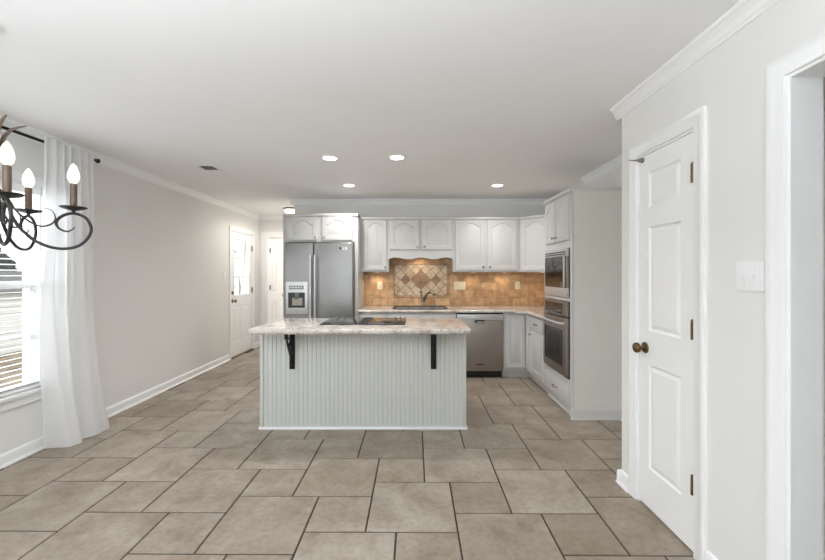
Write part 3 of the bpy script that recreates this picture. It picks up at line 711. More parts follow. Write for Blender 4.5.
finish('rim', bm, M['steel_dark'], sk, smooth=30)
f = empty('kitchen_faucet', (0.145, 5.475, CT1), 0, 'curved pull-down kitchen faucet standing behind the sink', 'faucet')
bm = new(); lathe(bm, [(0, 0), (0.03, 0), (0.03, 0.006), (0.024, 0.012), (0.021, 0.05), (0.019, 0.10), (0.022, 0.115), (0.02, 0.13), (0, 0.135)], 20); finish('body', bm, M['nickel'], f, smooth=40)
bm = new(); tube(bm, smooth_path([(0.005, 0, 0.05), (0.025, -0.015, 0.10), (0.05, -0.04, 0.16), (0.085, -0.08, 0.195), (0.125, -0.12, 0.195), (0.15, -0.15, 0.17)], 5), [0.014]*14+[0.017]*12, 12); finish('spout', bm, M['nickel'], f, smooth=50)
bm = new(); tube(bm, [(-0.004, 0, 0.12), (-0.02, 0.0, 0.16), (-0.028, 0, 0.20), (-0.03, 0, 0.235)], [0.012, 0.012, 0.015, 0.008], 12); finish('lever', bm, M['nickel'], f, smooth=50)
f = empty('soap_dispenser', (0.31, 5.475, CT1), 0, 'small metal soap pump behind the sink, right of the faucet', 'soap dispenser')
bm = new(); lathe(bm, [(0, 0), (0.018, 0), (0.018, 0.006), (0.012, 0.012), (0.010, 0.05), (0, 0.05)], 14); finish('body', bm, M['nickel'], f, smooth=40)
bm = new(); tube(bm, [(0, 0, 0.05), (0, 0, 0.066), (0, -0.03, 0.07), (0, -0.05, 0.062)], 0.006, 8); finish('nozzle', bm, M['nickel'], f, smooth=40)

# backsplash
bs = empty('tile_backsplash', (-0.697, BACK, CT1), 0, 'tan travertine tile backsplash between counter and wall cabinets', 'backsplash')
bm = new(); T = 0.009; X1 = KR+0.697-0.001
box(bm, 0, X1, -T, -0.0005, 0.0005, UZ0-CT1-0.001); box(bm, 0.373, 1.250, -T, -0.0005, UZ0-CT1-0.001, 1.645-CT1-0.001)
finish('field_tiles', bm, M['trav'], bs)
bm = new(); box(bm, KR+0.697-0.010, KR+0.697-0.0005, -(BACK-4.262), -T-0.0005, 0.0005, UZ0-CT1-0.001); finish('return_tiles', bm, travertine('tumbled travertine return', False, (206, 166, 126), (196, 156, 116), (0, 0, 0)), bs)
# diamond picture panel
px0, px1, pz0, pz1 = -0.259+0.697, 0.497+0.697, 1.022-CT1, 1.468-CT1
bm = new(); y0 = -T-0.002
vs = [bm.verts.new(p) for p in ((px0, y0, pz0), (px1, y0, pz0), (px1, y0, pz1), (px0, y0, pz1))]; bm.faces.new(vs).material_index = 2
cx, cz = (px0+px1)/2, (pz0+pz1)/2+0.005; hd = 0.0725; g = 0.0045
from mathutils.geometry import intersect_line_line_2d
def clip(poly):
    for ax, lim, sgn in ((0, px0+0.004, 1), (0, px1-0.004, -1), (1, pz0+0.004, 1), (1, pz1-0.004, -1)):
        out = []
        for a, b in zip(poly, poly[1:]+poly[:1]):
            da, db = (a[ax]-lim)*sgn, (b[ax]-lim)*sgn
            if da >= 0: out.append(a)
            if da*db < 0:
                t = da/(da-db); out.append((a[0]+(b[0]-a[0])*t, a[1]+(b[1]-a[1])*t))
        poly = out
        if len(poly) < 3: return None
    return poly
def diamond(x, z, h, mi):
    h2 = h-g
    pl = clip([(x-h2, z), (x, z-h2), (x+h2, z), (x, z+h2)])
    if not pl: return
    A = [bm.verts.new((p[0], y0-0.005, p[1])) for p in pl]; B = [bm.verts.new((p[0], y0, p[1])) for p in pl]
    bm.faces.new(A).material_index = mi
    for k in range(len(A)): bm.faces.new([A[k], B[k], B[(k+1) % len(A)], A[(k+1) % len(A)]]).material_index = mi
diamond(cx, cz, 2*hd, 1)
for i in range(-8, 9):
    for j in range(-8, 9):
        if (i+j) % 2 == 0: continue
        if abs(i)+abs(j) <= 1: continue
        diamond(cx+i*hd, cz+j*hd, hd, 1 if (abs(i) == 3 and j == 0) else 0)
finish('diamond_panel', bm, [M['trav_light'], M['trav_dark'], M['trav_grout']], bs)
bm = new()
for a, b, e, f_ in ((px0-0.022, px0, pz0-0.022, pz1+0.022), (px1, px1+0.022, pz0-0.022, pz1+0.022), (px0, px1, pz0-0.022, pz0), (px0, px1, pz1, pz1+0.022)): box(bm, a, b, -T-0.014, -T+0.001, e, f_, bev=0.006)
finish('pencil_border', bm, M['trav_edge'], bs, smooth=40)
# plates on the backsplash
def plate(name, loc, rz, w_, h_, label, cat, m, kind, n=1, group=None):
    r = empty(name, loc, rz, label, cat, group)
    bm = new(); box(bm, -w_/2, w_/2, -0.007, -0.0005, -h_/2, h_/2, bev=0.003); finish('cover_plate', bm, M[m], r, smooth=30)
    for k in range(n):
        x = (k-(n-1)/2)*0.046
        if kind == 'switch':
            bm = new(); box(bm, x-0.005, x+0.005, -0.009, -0.006, -0.012, 0.012); prism(bm, [(-0.006, -0.004), (-0.018, 0.002 if k % 2 == 0 else -0.004), (-0.018, 0.008 if k % 2 == 0 else 0.002), (-0.006, 0.006)], x-0.0035, x+0.0035, 'x'); finish('toggle', bm, M[m], r)
            for dz in (-0.03, 0.03):
                bm = new(); lathe(bm, [(0, 0), (0.0035, 0), (0.003, 0.0015), (0, 0.002)], 10, Matrix.Translation((x, -0.007, dz)) @ FY); finish('screw', bm, M[m], r)
        else:
            for dz in (-0.022, 0.022):
                bm = new(); box(bm, x-0.016, x+0.016, -0.0085, -0.006, dz-0.014, dz+0.014, bev=0.004); q_ = finish('receptacle', bm, M[m], r, smooth=30)
                for dx in (-0.006, 0.006):
                    bm = new(); box(bm, x+dx-0.001, x+dx+0.001, -0.0089, -0.008, dz-0.004, dz+0.006); finish('slot', bm, M['black'], q_)
    return r
yb = BACK-T
plate('outlet', (-0.47, yb, 1.165), 0, 0.07, 0.115, 'cream outlet on the backsplash left of the diamond panel', 'outlet', 'cream', 'outlet', 1, 'backsplash outlets')
plate('outlet', (1.515, yb, 1.17), 0, 0.07, 0.115, 'tan outlet on the backsplash near the corner, right of the triple switch', 'outlet', 'cream', 'outlet', 1, 'backsplash outlets')
plate('light_switch', (0.682, yb, 1.165), 0, 0.165, 0.118, 'cream triple switch plate on the backsplash right of the diamond panel', 'light switch', 'cream', 'switch', 3)
plate('light_switch', (PX, 1.523, 1.328), -PI/2, 0.128, 0.118, 'white double switch plate on the near wall beside the pantry door', 'light switch', 'white_plastic', 'switch', 2)
plate('light_switch', (LX, 5.83, 1.31), PI/2, 0.07, 0.118, 'small white switch plate on the left wall beside the glazed door', 'light switch', 'white_plastic', 'switch', 1)

# ------------------------------------------------------------------ refrigerator
rf = empty('refrigerator', (-1.594, 4.80, 0), 0, 'stainless side-by-side refrigerator with water dispenser in its left door', 'refrigerator')
w_ = 0.853; H = 1.728; sx = 0.362
bm = new(); box(bm, 0.004, w_-0.004, 0.07, 0.74, 0.02, H-0.012, bev=0.004); finish('cabinet', bm, M['steel_dark'], rf, smooth=30)
bm = new(); box(bm, 0.01, w_-0.01, 0.03, 0.07, 0.0, 0.09); finish('kick_grille', bm, M['black'], rf)
def fdoor(x0, x1):
    bm = new(); box(bm, x0, x1, 0.0, 0.064, 0.10, H, bev=0.012, seg=3); return finish('door', bm, M['steel'], rf, smooth=40)
dl = fdoor(0, sx-0.003); dr = fdoor(sx+0.003, w_)
for hx, dd in ((sx-0.035, dl), (sx+0.018, dr)):
    bm = new()
    tube(bm, [(hx+0.009, -0.05, 0.62), (hx+0.009, -0.052, 1.1), (hx+0.009, -0.05, 1.57)], 0.0125, 12)
    for z in (0.66, 1.53): tube(bm, [(hx+0.009, 0.001, z), (hx+0.009, -0.05, z)], 0.009, 10)
    finish('handle', bm, M['steel_light'], dd, smooth=40)
# dispenser: frame, control panel, cavity, paddle
dz0, dz1, dx0, dx1 = 0.838, 1.238, 0.018, 0.288
bm = new(); box(bm, dx0, dx1, -0.007, 0.002, dz0, dz1, bev=0.004); ds = finish('dispenser', bm, M['steel_light'], dl, smooth=30)
cz0, cz1, cx0, cx1 = 0.915, 1.105, dx0+0.032, dx1-0.030
bm = new(); box(bm, cx0, cx1, -0.0085, -0.006, cz0, cz1, bev=0.001); finish('cavity', bm, M['steel_dark'], ds)
bm = new(); box(bm, cx0+0.05, cx1-0.03, -0.0115, -0.0085, 0.945, 1.04, bev=0.001); finish('back_plate', bm, M['nickel'], ds)
bm = new(); box(bm, 0.14, 0.182, -0.03, -0.008, 1.02, 1.10, bev=0.006); finish('paddle', bm, M['grey_shade'], ds, smooth=30)
bm = new(); box(bm, cx0, cx1, -0.028, -0.006, cz0-0.018, cz0, bev=0.004); finish('drip_tray', bm, M['steel_light'], ds, smooth=30)
bm = new(); box(bm, 0.062, 0.242, -0.010, -0.006, 1.145, 1.19, bev=0.002); cp = finish('display', bm, M['grey_shade'], ds, smooth=30)
bm = new()
for k in range(5): box(bm, 0.075+k*0.032, 0.098+k*0.032, -0.0115, -0.0095, 1.158, 1.178)
finish('button', bm, M['steel_light'], cp)
# maker's badge: small round mark and two letters
bm = new(); lathe(bm, [(0, 0), (0.016, 0), (0.016, 0.002), (0, 0.002)], 18, Matrix.Translation((w_-0.155, 0.0, 1.655)) @ FY); bd = finish('badge', bm, M['steel_dark'], dr, smooth=40)
bm = new()
bx = w_-0.13
for a, b, e, f_ in ((0, 0.007, 0, 0.036), (0, 0.026, 0, 0.007), (0.032, 0.039, 0, 0.036), (0.032, 0.06, 0.029, 0.036), (0.032, 0.06, 0, 0.007), (0.053, 0.06, 0, 0.018), (0.045, 0.06, 0.014, 0.02)): box(bm, bx+a, bx+b, -0.002, 0.0005, 1.637+e, 1.637+f_)
finish('badge_letters', bm, M['white_plastic'], dr)

# ------------------------------------------------------------------ oven tower: local x = -world y, faces -X
TY1, TY0, TF = 4.258, 3.55, 1.467
tw = empty('oven_tower_cabinet', (TF, TY1, 0), -PI/2, 'tall white oven tower cabinet with a wide greige side, next to the counter', 'cabinet', 'white kitchen cabinets')
w_ = TY1-TY0; dep = KR2-TF-0.002
bm = new()
box(bm, 0.002, w_-0.02, 0.02, dep, 0.10, 0.345); box(bm, 0.002, w_-0.02, 0.02, dep, 1.595, 2.11); box(bm, 0.002, 0.02, 0.02, dep, 0.345, 1.595); box(bm, 0.02, w_-0.02, dep-0.01, dep, 0.345, 1.595)
for a, b, e, f_ in ((0.002, 0.03, 0.10, 2.11), (w_-0.045, w_-0.02, 0.10, 2.11), (0.03, w_-0.045, 0.10, 0.345), (0.03, w_-0.045, 1.078, 1.108), (0.03, w_-0.045, 1.585, 2.11)): box(bm, a, b, 0, 0.02, e, f_)
finish('body', bm, M['cab'], tw)
bm = new(); box(bm, w_-0.02, w_, 0.0, dep, 0.0, 2.11, bev=0.001); finish('side_panel', bm, M['tower'], tw)
bm = new(); box(bm, w_-0.024, w_+0.0005, -0.001, 0.022, 0.10, 2.11, bev=0.001); finish('face_stile', bm, M['cab'], tw)
bm = new(); box(bm, 0.002, w_-0.02, 0.05, dep, 0, 0.10); finish('toe_kick', bm, M['cab'], tw)
bm = new(); sweep(bm, [(u, v) for u, v in BP], (w_, -0.012), (w_, dep), (1, 0), 0); sweep(bm, BP, (0.0, 0.05), (w_+0.012, 0.05), (0, -1), 0); finish('base_moulding', bm, M['cab'], tw)
bm = new(); box(bm, 0, w_+0.004, -0.022, dep, 2.10, 2.135, bev=0.005); finish('top_moulding', bm, M['cab'], tw, smooth=30)
m_ = w_/2
add_door(tw, 0.035, m_-0.020, 1.655, 2.075, 0.06, (m_-0.045, 1.70), fr=0.05); add_door(tw, m_+0.010, w_-0.048, 1.655, 2.075, 0.06, (m_+0.037, 1.70), fr=0.05)
add_drawer(tw, 0.035, w_-0.05, 0.115, 0.29)
# microwave
ox0, ox1 = 0.034, w_-0.049
mw = empty('built_in_microwave', (TF, TY1, 0), -PI/2, 'stainless built-in microwave in the tower, above the oven', 'microwave')
bm = new(); box(bm, ox0+0.002, ox1-0.002, 0.006, 0.40, 1.112, 1.58); finish('case', bm, M['black'], mw)
bm = new(); box(bm, ox0, ox1-0.012, -0.02, 0.001, 1.508, 1.580, bev=0.003)
finish('vent_grille', bm, M['steel_light'], mw, smooth=30)
bm = new(); n = 7
for k in range(n):
    a = ox0+0.03+k*(ox1-ox0-0.07)/n; b = a+(ox1-ox0-0.07)/n-0.012
    for z in (1.522, 1.543): box(bm, a, b, -0.0212, -0.018, z, z+0.012)
finish('vent_slot', bm, M['black'], mw)
bm = new(); box(bm, ox0, ox1-0.012, -0.024, 0.001, 1.115, 1.203, bev=0.004); finish('lower_rail', bm, M['steel_light'], mw, smooth=30)
bm = new()
for a, b in ((ox0+0.002, ox0+0.020), (ox1-0.105, ox1-0.072)):
    bm = new(); box(bm, a, b, -0.026, 0.001, 1.205, 1.505, bev=0.003); finish('door_stile', bm, M['steel_light'], mw, smooth=30)
bm = new(); box(bm, ox0+0.020, ox1-0.105, -0.022, 0.001, 1.205, 1.505); dg = finish('door_glass', bm, M['oven_glass'], mw)
bm = new(); prism(bm, [(ox0+0.03, 1.44)]+[(ox0+0.03+(ox1-ox0-0.145)*k/12, 1.44+0.035*math.sin(PI*k/12)) for k in range(13)]+[(ox1-0.115, 1.44), (ox1-0.115, 1.23), (ox0+0.03, 1.23)], -0.0235, -0.0218, 'y'); finish('window_insert', bm, M['black_glass'], dg)
bm = new(); box(bm, ox1-0.072, ox1-0.040, -0.018, 0.001, 1.205, 1.505); finish('control_panel', bm, M['black'], mw)
bm = new(); box(bm, ox1-0.040, ox1-0.012, -0.02, 0.001, 1.203, 1.508, bev=0.003); finish('side_trim', bm, M['steel_warm'], mw, smooth=30)
# wall oven
ov = empty('wall_oven', (TF, TY1, 0), -PI/2, 'stainless single wall oven in the tower, below the microwave', 'oven')
bm = new(); box(bm, ox0+0.002, ox1-0.002, 0.004, 0.40, 0.355, 1.072); finish('case', bm, M['black'], ov)
bm = new(); box(bm, ox0, ox1-0.014, -0.03, 0.003, 0.928, 1.072, bev=0.004); cp = finish('control_panel', bm, M['steel_warm'], ov, smooth=30)
bm = new(); box(bm, ox0+0.05, ox1-0.10, -0.0325, -0.029, 0.950, 1.050, bev=0.002); finish('display', bm, M['oven_glass'], cp)
bm = new(); box(bm, ox0, ox1-0.014, -0.035, 0.003, 0.372, 0.918, bev=0.005); od = finish('door_panel', bm, M['steel_warm'], ov, smooth=30)
bm = new(); box(bm, ox0+0.055, ox1-0.085, -0.0375, -0.034, 0.455, 0.800, bev=0.002); finish('door_glass', bm, M['oven_glass'], od)
bm = new(); box(bm, ox0+0.15, ox1-0.18, -0.0385, -0.037, 0.50, 0.765); finish('window_insert', bm, M['black_glass'], od)
bm = new(); tube(bm, smooth_path([(ox0+0.03, -0.034, 0.868), (ox0+0.035, -0.075, 0.868), (ox0+0.2, -0.084, 0.868), (ox1-0.22, -0.084, 0.868), (ox1-0.055, -0.075, 0.868), (ox1-0.05, -0.034, 0.868)], 5), 0.012, 10); finish('handle', bm, M['steel_light'], od, smooth=40)

# ------------------------------------------------------------------ island
IX0, IX1, IY0, IY1, IH = -1.312, 0.462, 3.322, 3.83, 0.855
isl = empty('kitchen_island', ((IX0+IX1)/2, IY0, 0), 0, 'white kitchen island with beadboard front facing the room', 'island')
w_ = IX1-IX0; hw = w_/2
bm = new(); box(bm, -hw+0.004, hw-0.004, 0.012, IY1-IY0, 0.0, IH); finish('body', bm, M['island'], isl)
bm = new(); n = 45; x0 = -hw+0.03; x1 = hw-0.03; stp = (x1-x0)/n; prof = []
for k in range(n):
    a = x0+k*stp
    prof += [(a, 0.0035), (a+0.003, 0.0045), (a+0.0045, 0.0), (a+0.0085, 0.0035), (a+0.0105, 0.0)] if False else [(a, 0.0038), (a+0.0022, 0.0038), (a+0.0050, 0.0), (a+stp-0.0028, 0.0)]
prof += [(x1, 0.0038), (x1, 0.012), (x0, 0.012)]
prism(bm, prof, 0.02, IH, 'z'); finish('beadboard_front', bm, M['island'], isl)
for s in (-1, 1):
    bm = new(); a, b = sorted((s*hw, s*(hw-0.03))); box(bm, a, b, -0.006, IY1-IY0, 0.0, IH, bev=0.003); finish('corner_stile', bm, M['island'], isl, smooth=30)
bm = new(); box(bm, -hw-0.004, hw+0.004, -0.012, 0.012, 0.0, 0.022, bev=0.006); box(bm, -hw-0.010, -hw+0.0, -0.012, IY1-IY0, 0, 0.022, bev=0.004); box(bm, hw, hw+0.010, -0.012, IY1-IY0, 0, 0.022, bev=0.004); finish('shoe_moulding', bm, M['trim'], isl, smooth=30)
# top: rounded corners and bullnose
TX0, TX1, TY0_, TY1_, TZ0, TZ1 = -1.322, 0.476, 3.055, 3.86, IH+0.001, 0.897
def rrect(x0, x1, y0, y1, r, n=8):
    pts = []
    for cx, cy, a0 in ((x1-r, y0+r, -PI/2), (x1-r, y1-r, 0), (x0+r, y1-r, PI/2), (x0+r, y0+r, PI)):
        for k in range(n+1):
            a = a0+PI/2*k/n; pts.append((cx+r*math.cos(a), cy+r*math.sin(a)))
    return pts
bm = new(); R = (TZ1-TZ0)/2; loops = []
for k in range(9):
    a = -PI/2+PI*k/8; ins = R*0.8*(1-math.cos(a)); z = (TZ0+TZ1)/2+R*math.sin(a)
    loops.append([bm.verts.new((p[0], p[1], z)) for p in rrect(TX0+ins, TX1-ins, TY0_+ins, TY1_-ins, 0.06-ins*0.5)])
for A, B in zip(loops, loops[1:]):
    for k in range(len(A)): bm.faces.new([A[k], A[(k+1) % len(A)], B[(k+1) % len(A)], B[k]])
bm.faces.new(loops[0][::-1]); bm.faces.new(loops[-1])
tag(finish('island_countertop', bm, M['granite'], smooth=50), 'pink-grey granite slab with rounded edge on top of the island', 'countertop')
# brackets
def corbel(x, label):
    r = empty('shelf_bracket', (x, IY0, IH), 0, label, 'bracket', 'iron brackets under the island overhang')
    bm = new(); box(bm, -0.022, 0.022, -0.014, -0.001, -0.335, -0.002, bev=0.004)
    for k in range(11): lathe(bm, [(0, 0), (0.014, 0), (0.011, 0.005), (0, 0.008)], 8, Matrix.Translation((0, -0.013, -0.03-k*0.029)) @ FY)
    for s in (-1, 1): tube(bm, [(s*0.018, -0.014, -0.33), (s*0.018, -0.014, -0.005)], 0.005, 6)
    finish('wall_leg', bm, M['iron'], r, smooth=40)
    bm = new(); box(bm, -0.022, 0.022, -0.165, -0.014, -0.014, -0.001, bev=0.004); box(bm, -0.016, 0.016, -0.173, -0.153, -0.055, -0.005, bev=0.005); finish('top_arm', bm, M['iron'], r, smooth=40)
    bm = new(); tube(bm, smooth_path([(0, -0.155, -0.04), (0, -0.145, -0.085), (0, -0.11, -0.14), (0, -0.07, -0.195), (0, -0.03, -0.25), (0, -0.016, -0.29)], 5), 0.009, 8)
    tube(bm, smooth_path([(0, -0.145, -0.02), (0, -0.12, -0.05), (0, -0.07, -0.07), (0, -0.05, -0.11), (0, -0.08, -0.135), (0, -0.10, -0.11), (0, -0.08, -0.095)], 5), 0.006, 8)
    tube(bm, smooth_path([(0, -0.016, -0.03), (0, -0.04, -0.06), (0, -0.035, -0.12), (0, -0.016, -0.16)], 5), 0.006, 8)
    finish('scroll_brace', bm, M['iron'], r, smooth=50)
    return r
c1 = corbel(-1.032, 'ornate black iron bracket under the left end of the island overhang')
dup(c1, (0.18, IY0, IH), label='ornate black iron bracket under the right end of the island overhang')
# cooktop
ck = empty('cooktop', (-0.43, 3.57, TZ1), 0, 'black glass downdraft cooktop set into the island countertop', 'cooktop')
bm = new(); box(bm, -0.372, 0.368, -0.245, 0.245, 0.0005, 0.008, bev=0.003); finish('glass_top', bm, M['black_glass'], ck, smooth=30)
bm = new(); box(bm, -0.045, 0.045, -0.225, 0.235, 0.0085, 0.013, bev=0.002)
for k in range(14): box(bm, -0.036, 0.036, -0.21+k*0.031, -0.195+k*0.031, 0.0125, 0.0155)
finish('downdraft_grille', bm, M['black'], ck, smooth=30)
for cx, cy, r_ in ((-0.21, -0.12, 0.09), (-0.2, 0.12, 0.07), (0.2, -0.12, 0.075), (0.21, 0.11, 0.095)):
    bm = new()
    lathe(bm, [(r_, 0.008), (r_, 0.0084), (r_-0.004, 0.0084), (r_-0.004, 0.008)], 40, Matrix.Translation((cx, cy, 0)), ringed=True); finish('burner_ring', bm, M['grey_shade'], ck)
for x in (-0.31, -0.245, 0.265, 0.31):
    bm = new(); lathe(bm, [(0, 0.008), (0.014, 0.008), (0.014, 0.010), (0.009, 0.012), (0.008, 0.019), (0.006, 0.021), (0, 0.021)], 16, Matrix.Translation((x, 0.215, 0))); finish('control_knob', bm, M['nickel'], ck, smooth=40)

# ------------------------------------------------------------------ ceiling fixtures
def can(x, y, label):
    r = empty('recessed_light', (x, y, CEIL), 0, label, 'ceiling light', 'recessed ceiling lights')
    bm = new(); lathe(bm, [(0.062, -0.001), (0.085, -0.001), (0.083, -0.006), (0.064, -0.010), (0.062, -0.008)], 32, ringed=True); finish('trim_ring', bm, M['white_plastic'], r, smooth=40)
    bm = new(); lathe(bm, [(0, -0.007), (0.05, -0.007), (0.062, -0.005), (0.062, -0.0015), (0, -0.0015)], 32); finish('lens', bm, M['can'], r, smooth=40)
    return r
CANS = [(-0.76, 3.557, 'lit round ceiling downlight at the front left, above the island'), (-0.142, 3.54, 'lit round ceiling downlight at the front, nearest the middle of the ceiling'),
        (-0.767, 4.66, 'lit round ceiling downlight at the back left, in front of the fridge'), (1.026, 4.66, 'lit round ceiling downlight at the back right, in front of the corner')]
c0 = None
for x, y, lb in CANS:
    c0 = can(x, y, lb) if c0 is None else (dup(c0, (x, y, CEIL), label=lb) and c0)
    spot('downlight_beam', (x, y, CEIL-0.02), 42, 2.8, 1.0, (0.99, 0.97, 0.95), 0.06)
v = empty('ceiling_vent', (-2.055, 3.99, CEIL), 0, 'white louvred air vent in the ceiling by the left wall', 'vent')
bm = new()
for a, b, e, f_ in ((-0.095, -0.07, -0.2, 0.2), (0.07, 0.095, -0.2, 0.2), (-0.07, 0.07, -0.2, -0.175), (-0.07, 0.07, 0.175, 0.2)): box(bm, a, b, e, f_, -0.008, -0.0005, bev=0.002)
finish('frame', bm, M['white_plastic'], v, smooth=30)
bm = new(); box(bm, -0.07, 0.07, -0.175, 0.175, -0.0025, -0.0008); finish('duct_opening', bm, M['vent_dark'], v)
bm = new()
for k in range(13):
    y = -0.165+k*0.0265; t = 0.012 if k < 6 else -0.012
    prism(bm, [(y-t, -0.009), (y-t+0.002, -0.009), (y+t+0.002, -0.003), (y+t, -0.003)], -0.07, 0.07, 'x')
finish('louvres', bm, M['white_plastic'], v)
h = empty('hall_ceiling_light', (-1.99, 6.33, CEIL), 0, 'small lit flush ceiling light with a bronze rim in the hall', 'ceiling light')
bm = new(); lathe(bm, [(0, -0.001), (0.12, -0.001), (0.125, -0.01), (0.118, -0.03), (0, -0.03)], 28); finish('rim', bm, M['bronze'], h, smooth=40)
bm = new(); lathe(bm, [(0.11, -0.03), (0.10, -0.055), (0.06, -0.078), (0, -0.085)], 28); (lambda l: (setattr(l.data, 'energy', 26), setattr(l.data, 'shadow_soft_size', 0.09)))(spot('hall_light_glow', (-1.99, 6.33, CEIL-0.10), 9, 3.1, 0.3, (1, 0.95, 0.88), 0.09)); finish('diffuser', bm, emit('lit flush diffuser', (255, 246, 230), 5), h, smooth=60)

# ------------------------------------------------------------------ chandelier
CHX, CHY = -1.797, 1.65
ch = empty('chandelier', (CHX, CHY, CEIL), 0, 'scrolled iron candle chandelier with lit flame bulbs by the window', 'chandelier')
Z = lambda z: z-CEIL
bm = new(); lathe(bm, [(0, -0.001), (0.019, -0.001), (0.0195, -0.012), (0.016, -0.03), (0.012, -0.04), (0, -0.04)], 24); finish('canopy', bm, M['iron_grey'], ch, smooth=40)
bm = new()
z = Z(2.37); k = 0
while z > Z(1.99):
    pts = []
    for q_ in range(13):
        a = 2*PI*q_/12; u, vv = 0.009*math.cos(a), 0.017*math.sin(a); pts.append((u, 0, z-0.014+vv) if k % 2 == 0 else (0, u, z-0.014+vv))
    tube(bm, pts, 0.0025, 6); z -= 0.027; k += 1
finish('chain', bm, M['iron_grey'], ch, smooth=60)
bm = new(); lathe(bm, [(0, Z(1.985)), (0.008, Z(1.98)), (0.01, Z(1.95)), (0.02, Z(1.94)), (0.012, Z(1.92)), (0.012, Z(1.72)), (0.022, Z(1.70)), (0.026, Z(1.66)), (0.018, Z(1.62)), (0.014, Z(1.54)), (0.022, Z(1.51)), (0.016, Z(1.485)), (0.006, Z(1.47)), (0, Z(1.462))], 20); finish('centre_column', bm, M['iron_grey'], ch, smooth=50)
A1 = [(0.012, 1.7), (0.047, 1.64), (0.06, 1.589), (0.087, 1.538), (0.128, 1.491), (0.175, 1.464), (0.224, 1.455), (0.275, 1.468), (0.31, 1.504), (0.326, 1.552), (0.312, 1.597), (0.286, 1.617), (0.258, 1.622), (0.23, 1.612), (0.208, 1.591), (0.202, 1.569), (0.213, 1.547), (0.238, 1.536), (0.258, 1.547), (0.266, 1.559)]
A2 = [(0.012, 1.72), (0.052, 1.658), (0.067, 1.625), (0.092, 1.592), (0.123, 1.566), (0.154, 1.554), (0.186, 1.567), (0.199, 1.594), (0.189, 1.626), (0.165, 1.636), (0.143, 1.629)]
LF = [(0.03, 1.66), (0.045, 1.74), (0.034, 1.82), (0.028, 1.874), (0.030, 1.912), (0.038, 1.940), (0.058, 1.972), (0.082, 1.991), (0.107, 2.003)]
def arm(bm_name, pts, rad, m, parent, az, flat=1.0):
    P3 = smooth_path([(r*math.cos(az), r*math.sin(az), Z(z)) for r, z in pts], 6)
    n = len(P3); rr = [rad(i/(n-1)) for i in range(n)]
    bm = new(); tube(bm, P3, rr, 10, flat=flat); return finish(bm_name, bm, M[m], parent, smooth=60)
for k in range(5):
    az = math.radians(38+72*k)
    a = arm('arm', A1, lambda t: 0.0065 if t < 0.75 else 0.0065-0.0048*(t-0.75)/0.25, 'iron_grey', ch, az)
    arm('scroll', A2, lambda t: 0.0038 if t < 0.6 else 0.0038-0.004*(t-0.6)/0.4, 'iron_grey', a, az)
    arm('leaf', LF, lambda t: 0.002+0.009*math.sin(PI*min(1, t*0.93+0.05))**0.8, 'wood_bronze', ch, az+math.radians(14), flat=0.5)
    T = Matrix.Translation((0.262*math.cos(az), 0.262*math.sin(az), 0))
    bm = new(); lathe(bm, [(0, Z(1.618)), (0.007, Z(1.619)), (0.007, Z(1.634)), (0.02, Z(1.637)), (0.045, Z(1.645)), (0.053, Z(1.651)), (0.051, Z(1.653)), (0.02, Z(1.645)), (0, Z(1.645))], 24, T); finish('drip_pan', bm, M['iron_grey'], a, smooth=50)
    bm = new(); lathe(bm, [(0, Z(1.644)), (0.0135, Z(1.644)), (0.0135, Z(1.758)), (0.011, Z(1.762)), (0, Z(1.762))], 18, T); finish('candle_sleeve', bm, M['wood_bronze'], a, smooth=40)
    bm = new(); lathe(bm, [(0, Z(1.760)), (0.010, Z(1.762)), (0.019, Z(1.775)), (0.0235, Z(1.792)), (0.0215, Z(1.812)), (0.015, Z(1.834)), (0.007, Z(1.850)), (0, Z(1.857))], 20, T); finish('bulb', bm, M['bulb'], a, smooth=60)

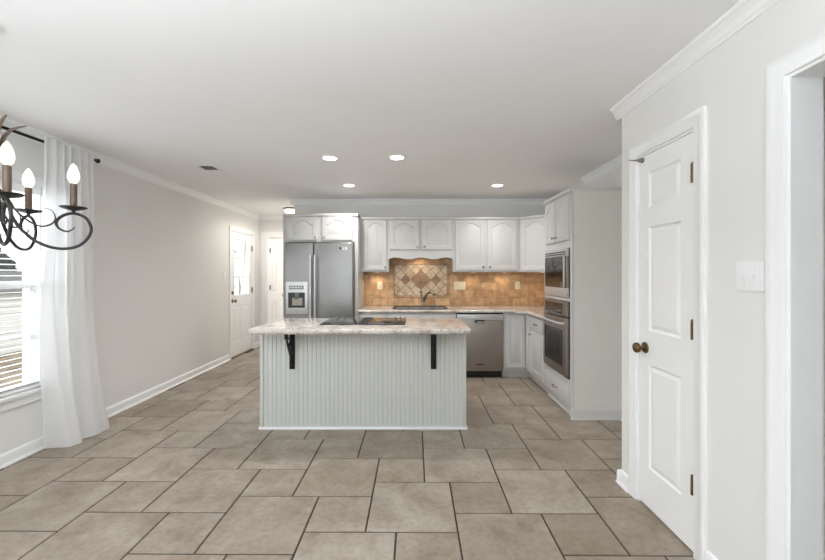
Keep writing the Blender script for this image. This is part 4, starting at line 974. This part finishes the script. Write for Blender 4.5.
# ------------------------------------------------------------------ outdoors, seen through the blind and the door glass
bm = new(); vs = [bm.verts.new(p) for p in ((-30, -10, -0.35), (-2.98, -10, -0.35), (-2.98, 30, -0.35), (-30, 30, -0.35))]; bm.faces.new(vs); struct('ground', bm, M['ground'])
sh = empty('garden_shed', (-9.6, 8.2, -0.35), 0, 'low white shed out in the yard, seen through the blind', 'shed')
bm = new()
for k in range(9): box(bm, -1, 1-0.01*0, -1.6, 1.6, k*0.14, k*0.14+0.132)
finish('siding_wall', bm, M['siding'], sh); bm = new(); prism(bm, [(-1.15, 1.26), (1.15, 1.26), (0, 1.75)], -1.75, 1.75, 'y'); finish('roof', bm, M['roofing'], sh)
def tree(x, y, hh, r, label):
    t = empty('bare_tree', (x, y, -0.35), 0, label, 'tree', 'bare trees in the yard')
    bm = new(); rnd = random.Random(int(x*100+y*37)); pts = [(0.12*noise.noise(Vector((x, k*0.5, y))), 0.12*noise.noise(Vector((y, k*0.5, x))), hh*k/10) for k in range(11)]
    tube(bm, pts, [r*(1-0.07*k) for k in range(11)], 10); finish('trunk', bm, M['bark'], t, smooth=60)
    for k in range(7):
        z = hh*(0.35+0.09*k); a = rnd.random()*6.28; l = 1.6-0.15*k
        bm = new(); b0 = Vector(pts[min(10, int(z/hh*10))]); b0.z = z
        p = [b0+Vector((math.cos(a)*l*s, math.sin(a)*l*s, l*0.7*s**1.3)) for s in (0, 0.3, 0.6, 1)]
        tube(bm, p, [r*0.4, r*0.3, r*0.2, r*0.08], 6)
        for s in (0.4, 0.7):
            q_ = b0+Vector((math.cos(a)*l*s, math.sin(a)*l*s, l*0.7*s**1.3)); a2 = a+rnd.uniform(-1, 1)
            tube(bm, [q_, q_+Vector((math.cos(a2)*0.5, math.sin(a2)*0.5, 0.45))], [r*0.15, r*0.05], 5)
        finish('branch', bm, M['bark'], t, smooth=60)
for x, y, hh, r, lb in ((-5.62, 12.05, 6.5, 0.05, 'slim bare tree at the left edge of the door glass'), (-6.16, 14.45, 7, 0.06, 'bare tree seen in the right panes of the door glass'), (-5.42, 12.0, 6.5, 0.055, 'bare grey tree nearest outside the glazed door'), (-5.93, 13.6, 7, 0.06, 'second bare tree outside the glazed door, left of the nearest'), (-8.6, 15.4, 7, 0.08, 'slender bare tree farther out behind the glazed door'), (-10.6, 18.6, 7, 0.12, 'thick bare tree at the back of the yard, beyond the glazed door'), (-16.5, 12.6, 7, 0.2, 'bare tree behind the shed, seen above the blind middle')): tree(x, y, hh, r, lb)
def shrub(x, y, r, hh, label):
    bm = new(); bmesh.ops.create_icosphere(bm, subdivisions=5, radius=1)
    for v in bm.verts:
        d = 1+0.25*noise.noise(v.co*2.3+Vector((x, y, 0)))+0.16*noise.noise(v.co*9+Vector((y, x, 3)))
        v.co = Vector((v.co.x*r*d, v.co.y*r*d, hh/2+v.co.z*hh/2*d))
    o = finish('evergreen_shrub', bm, M['hedge'], smooth=180, loc=(x, y, -0.40)); tag(o, label, 'shrub', 'evergreens behind the shed')
for x, y, r, hh, lb in ((-12.6, 7.6, 1.2, 2.6, 'dark evergreen behind the left of the white shed'), (-12.8, 10.8, 1.2, 2.9, 'dark evergreen behind the middle of the white shed'), (-11.4, 13.7, 1.1, 2.5, 'dark evergreen behind the right of the white shed')): shrub(x, y, r, hh, lb)
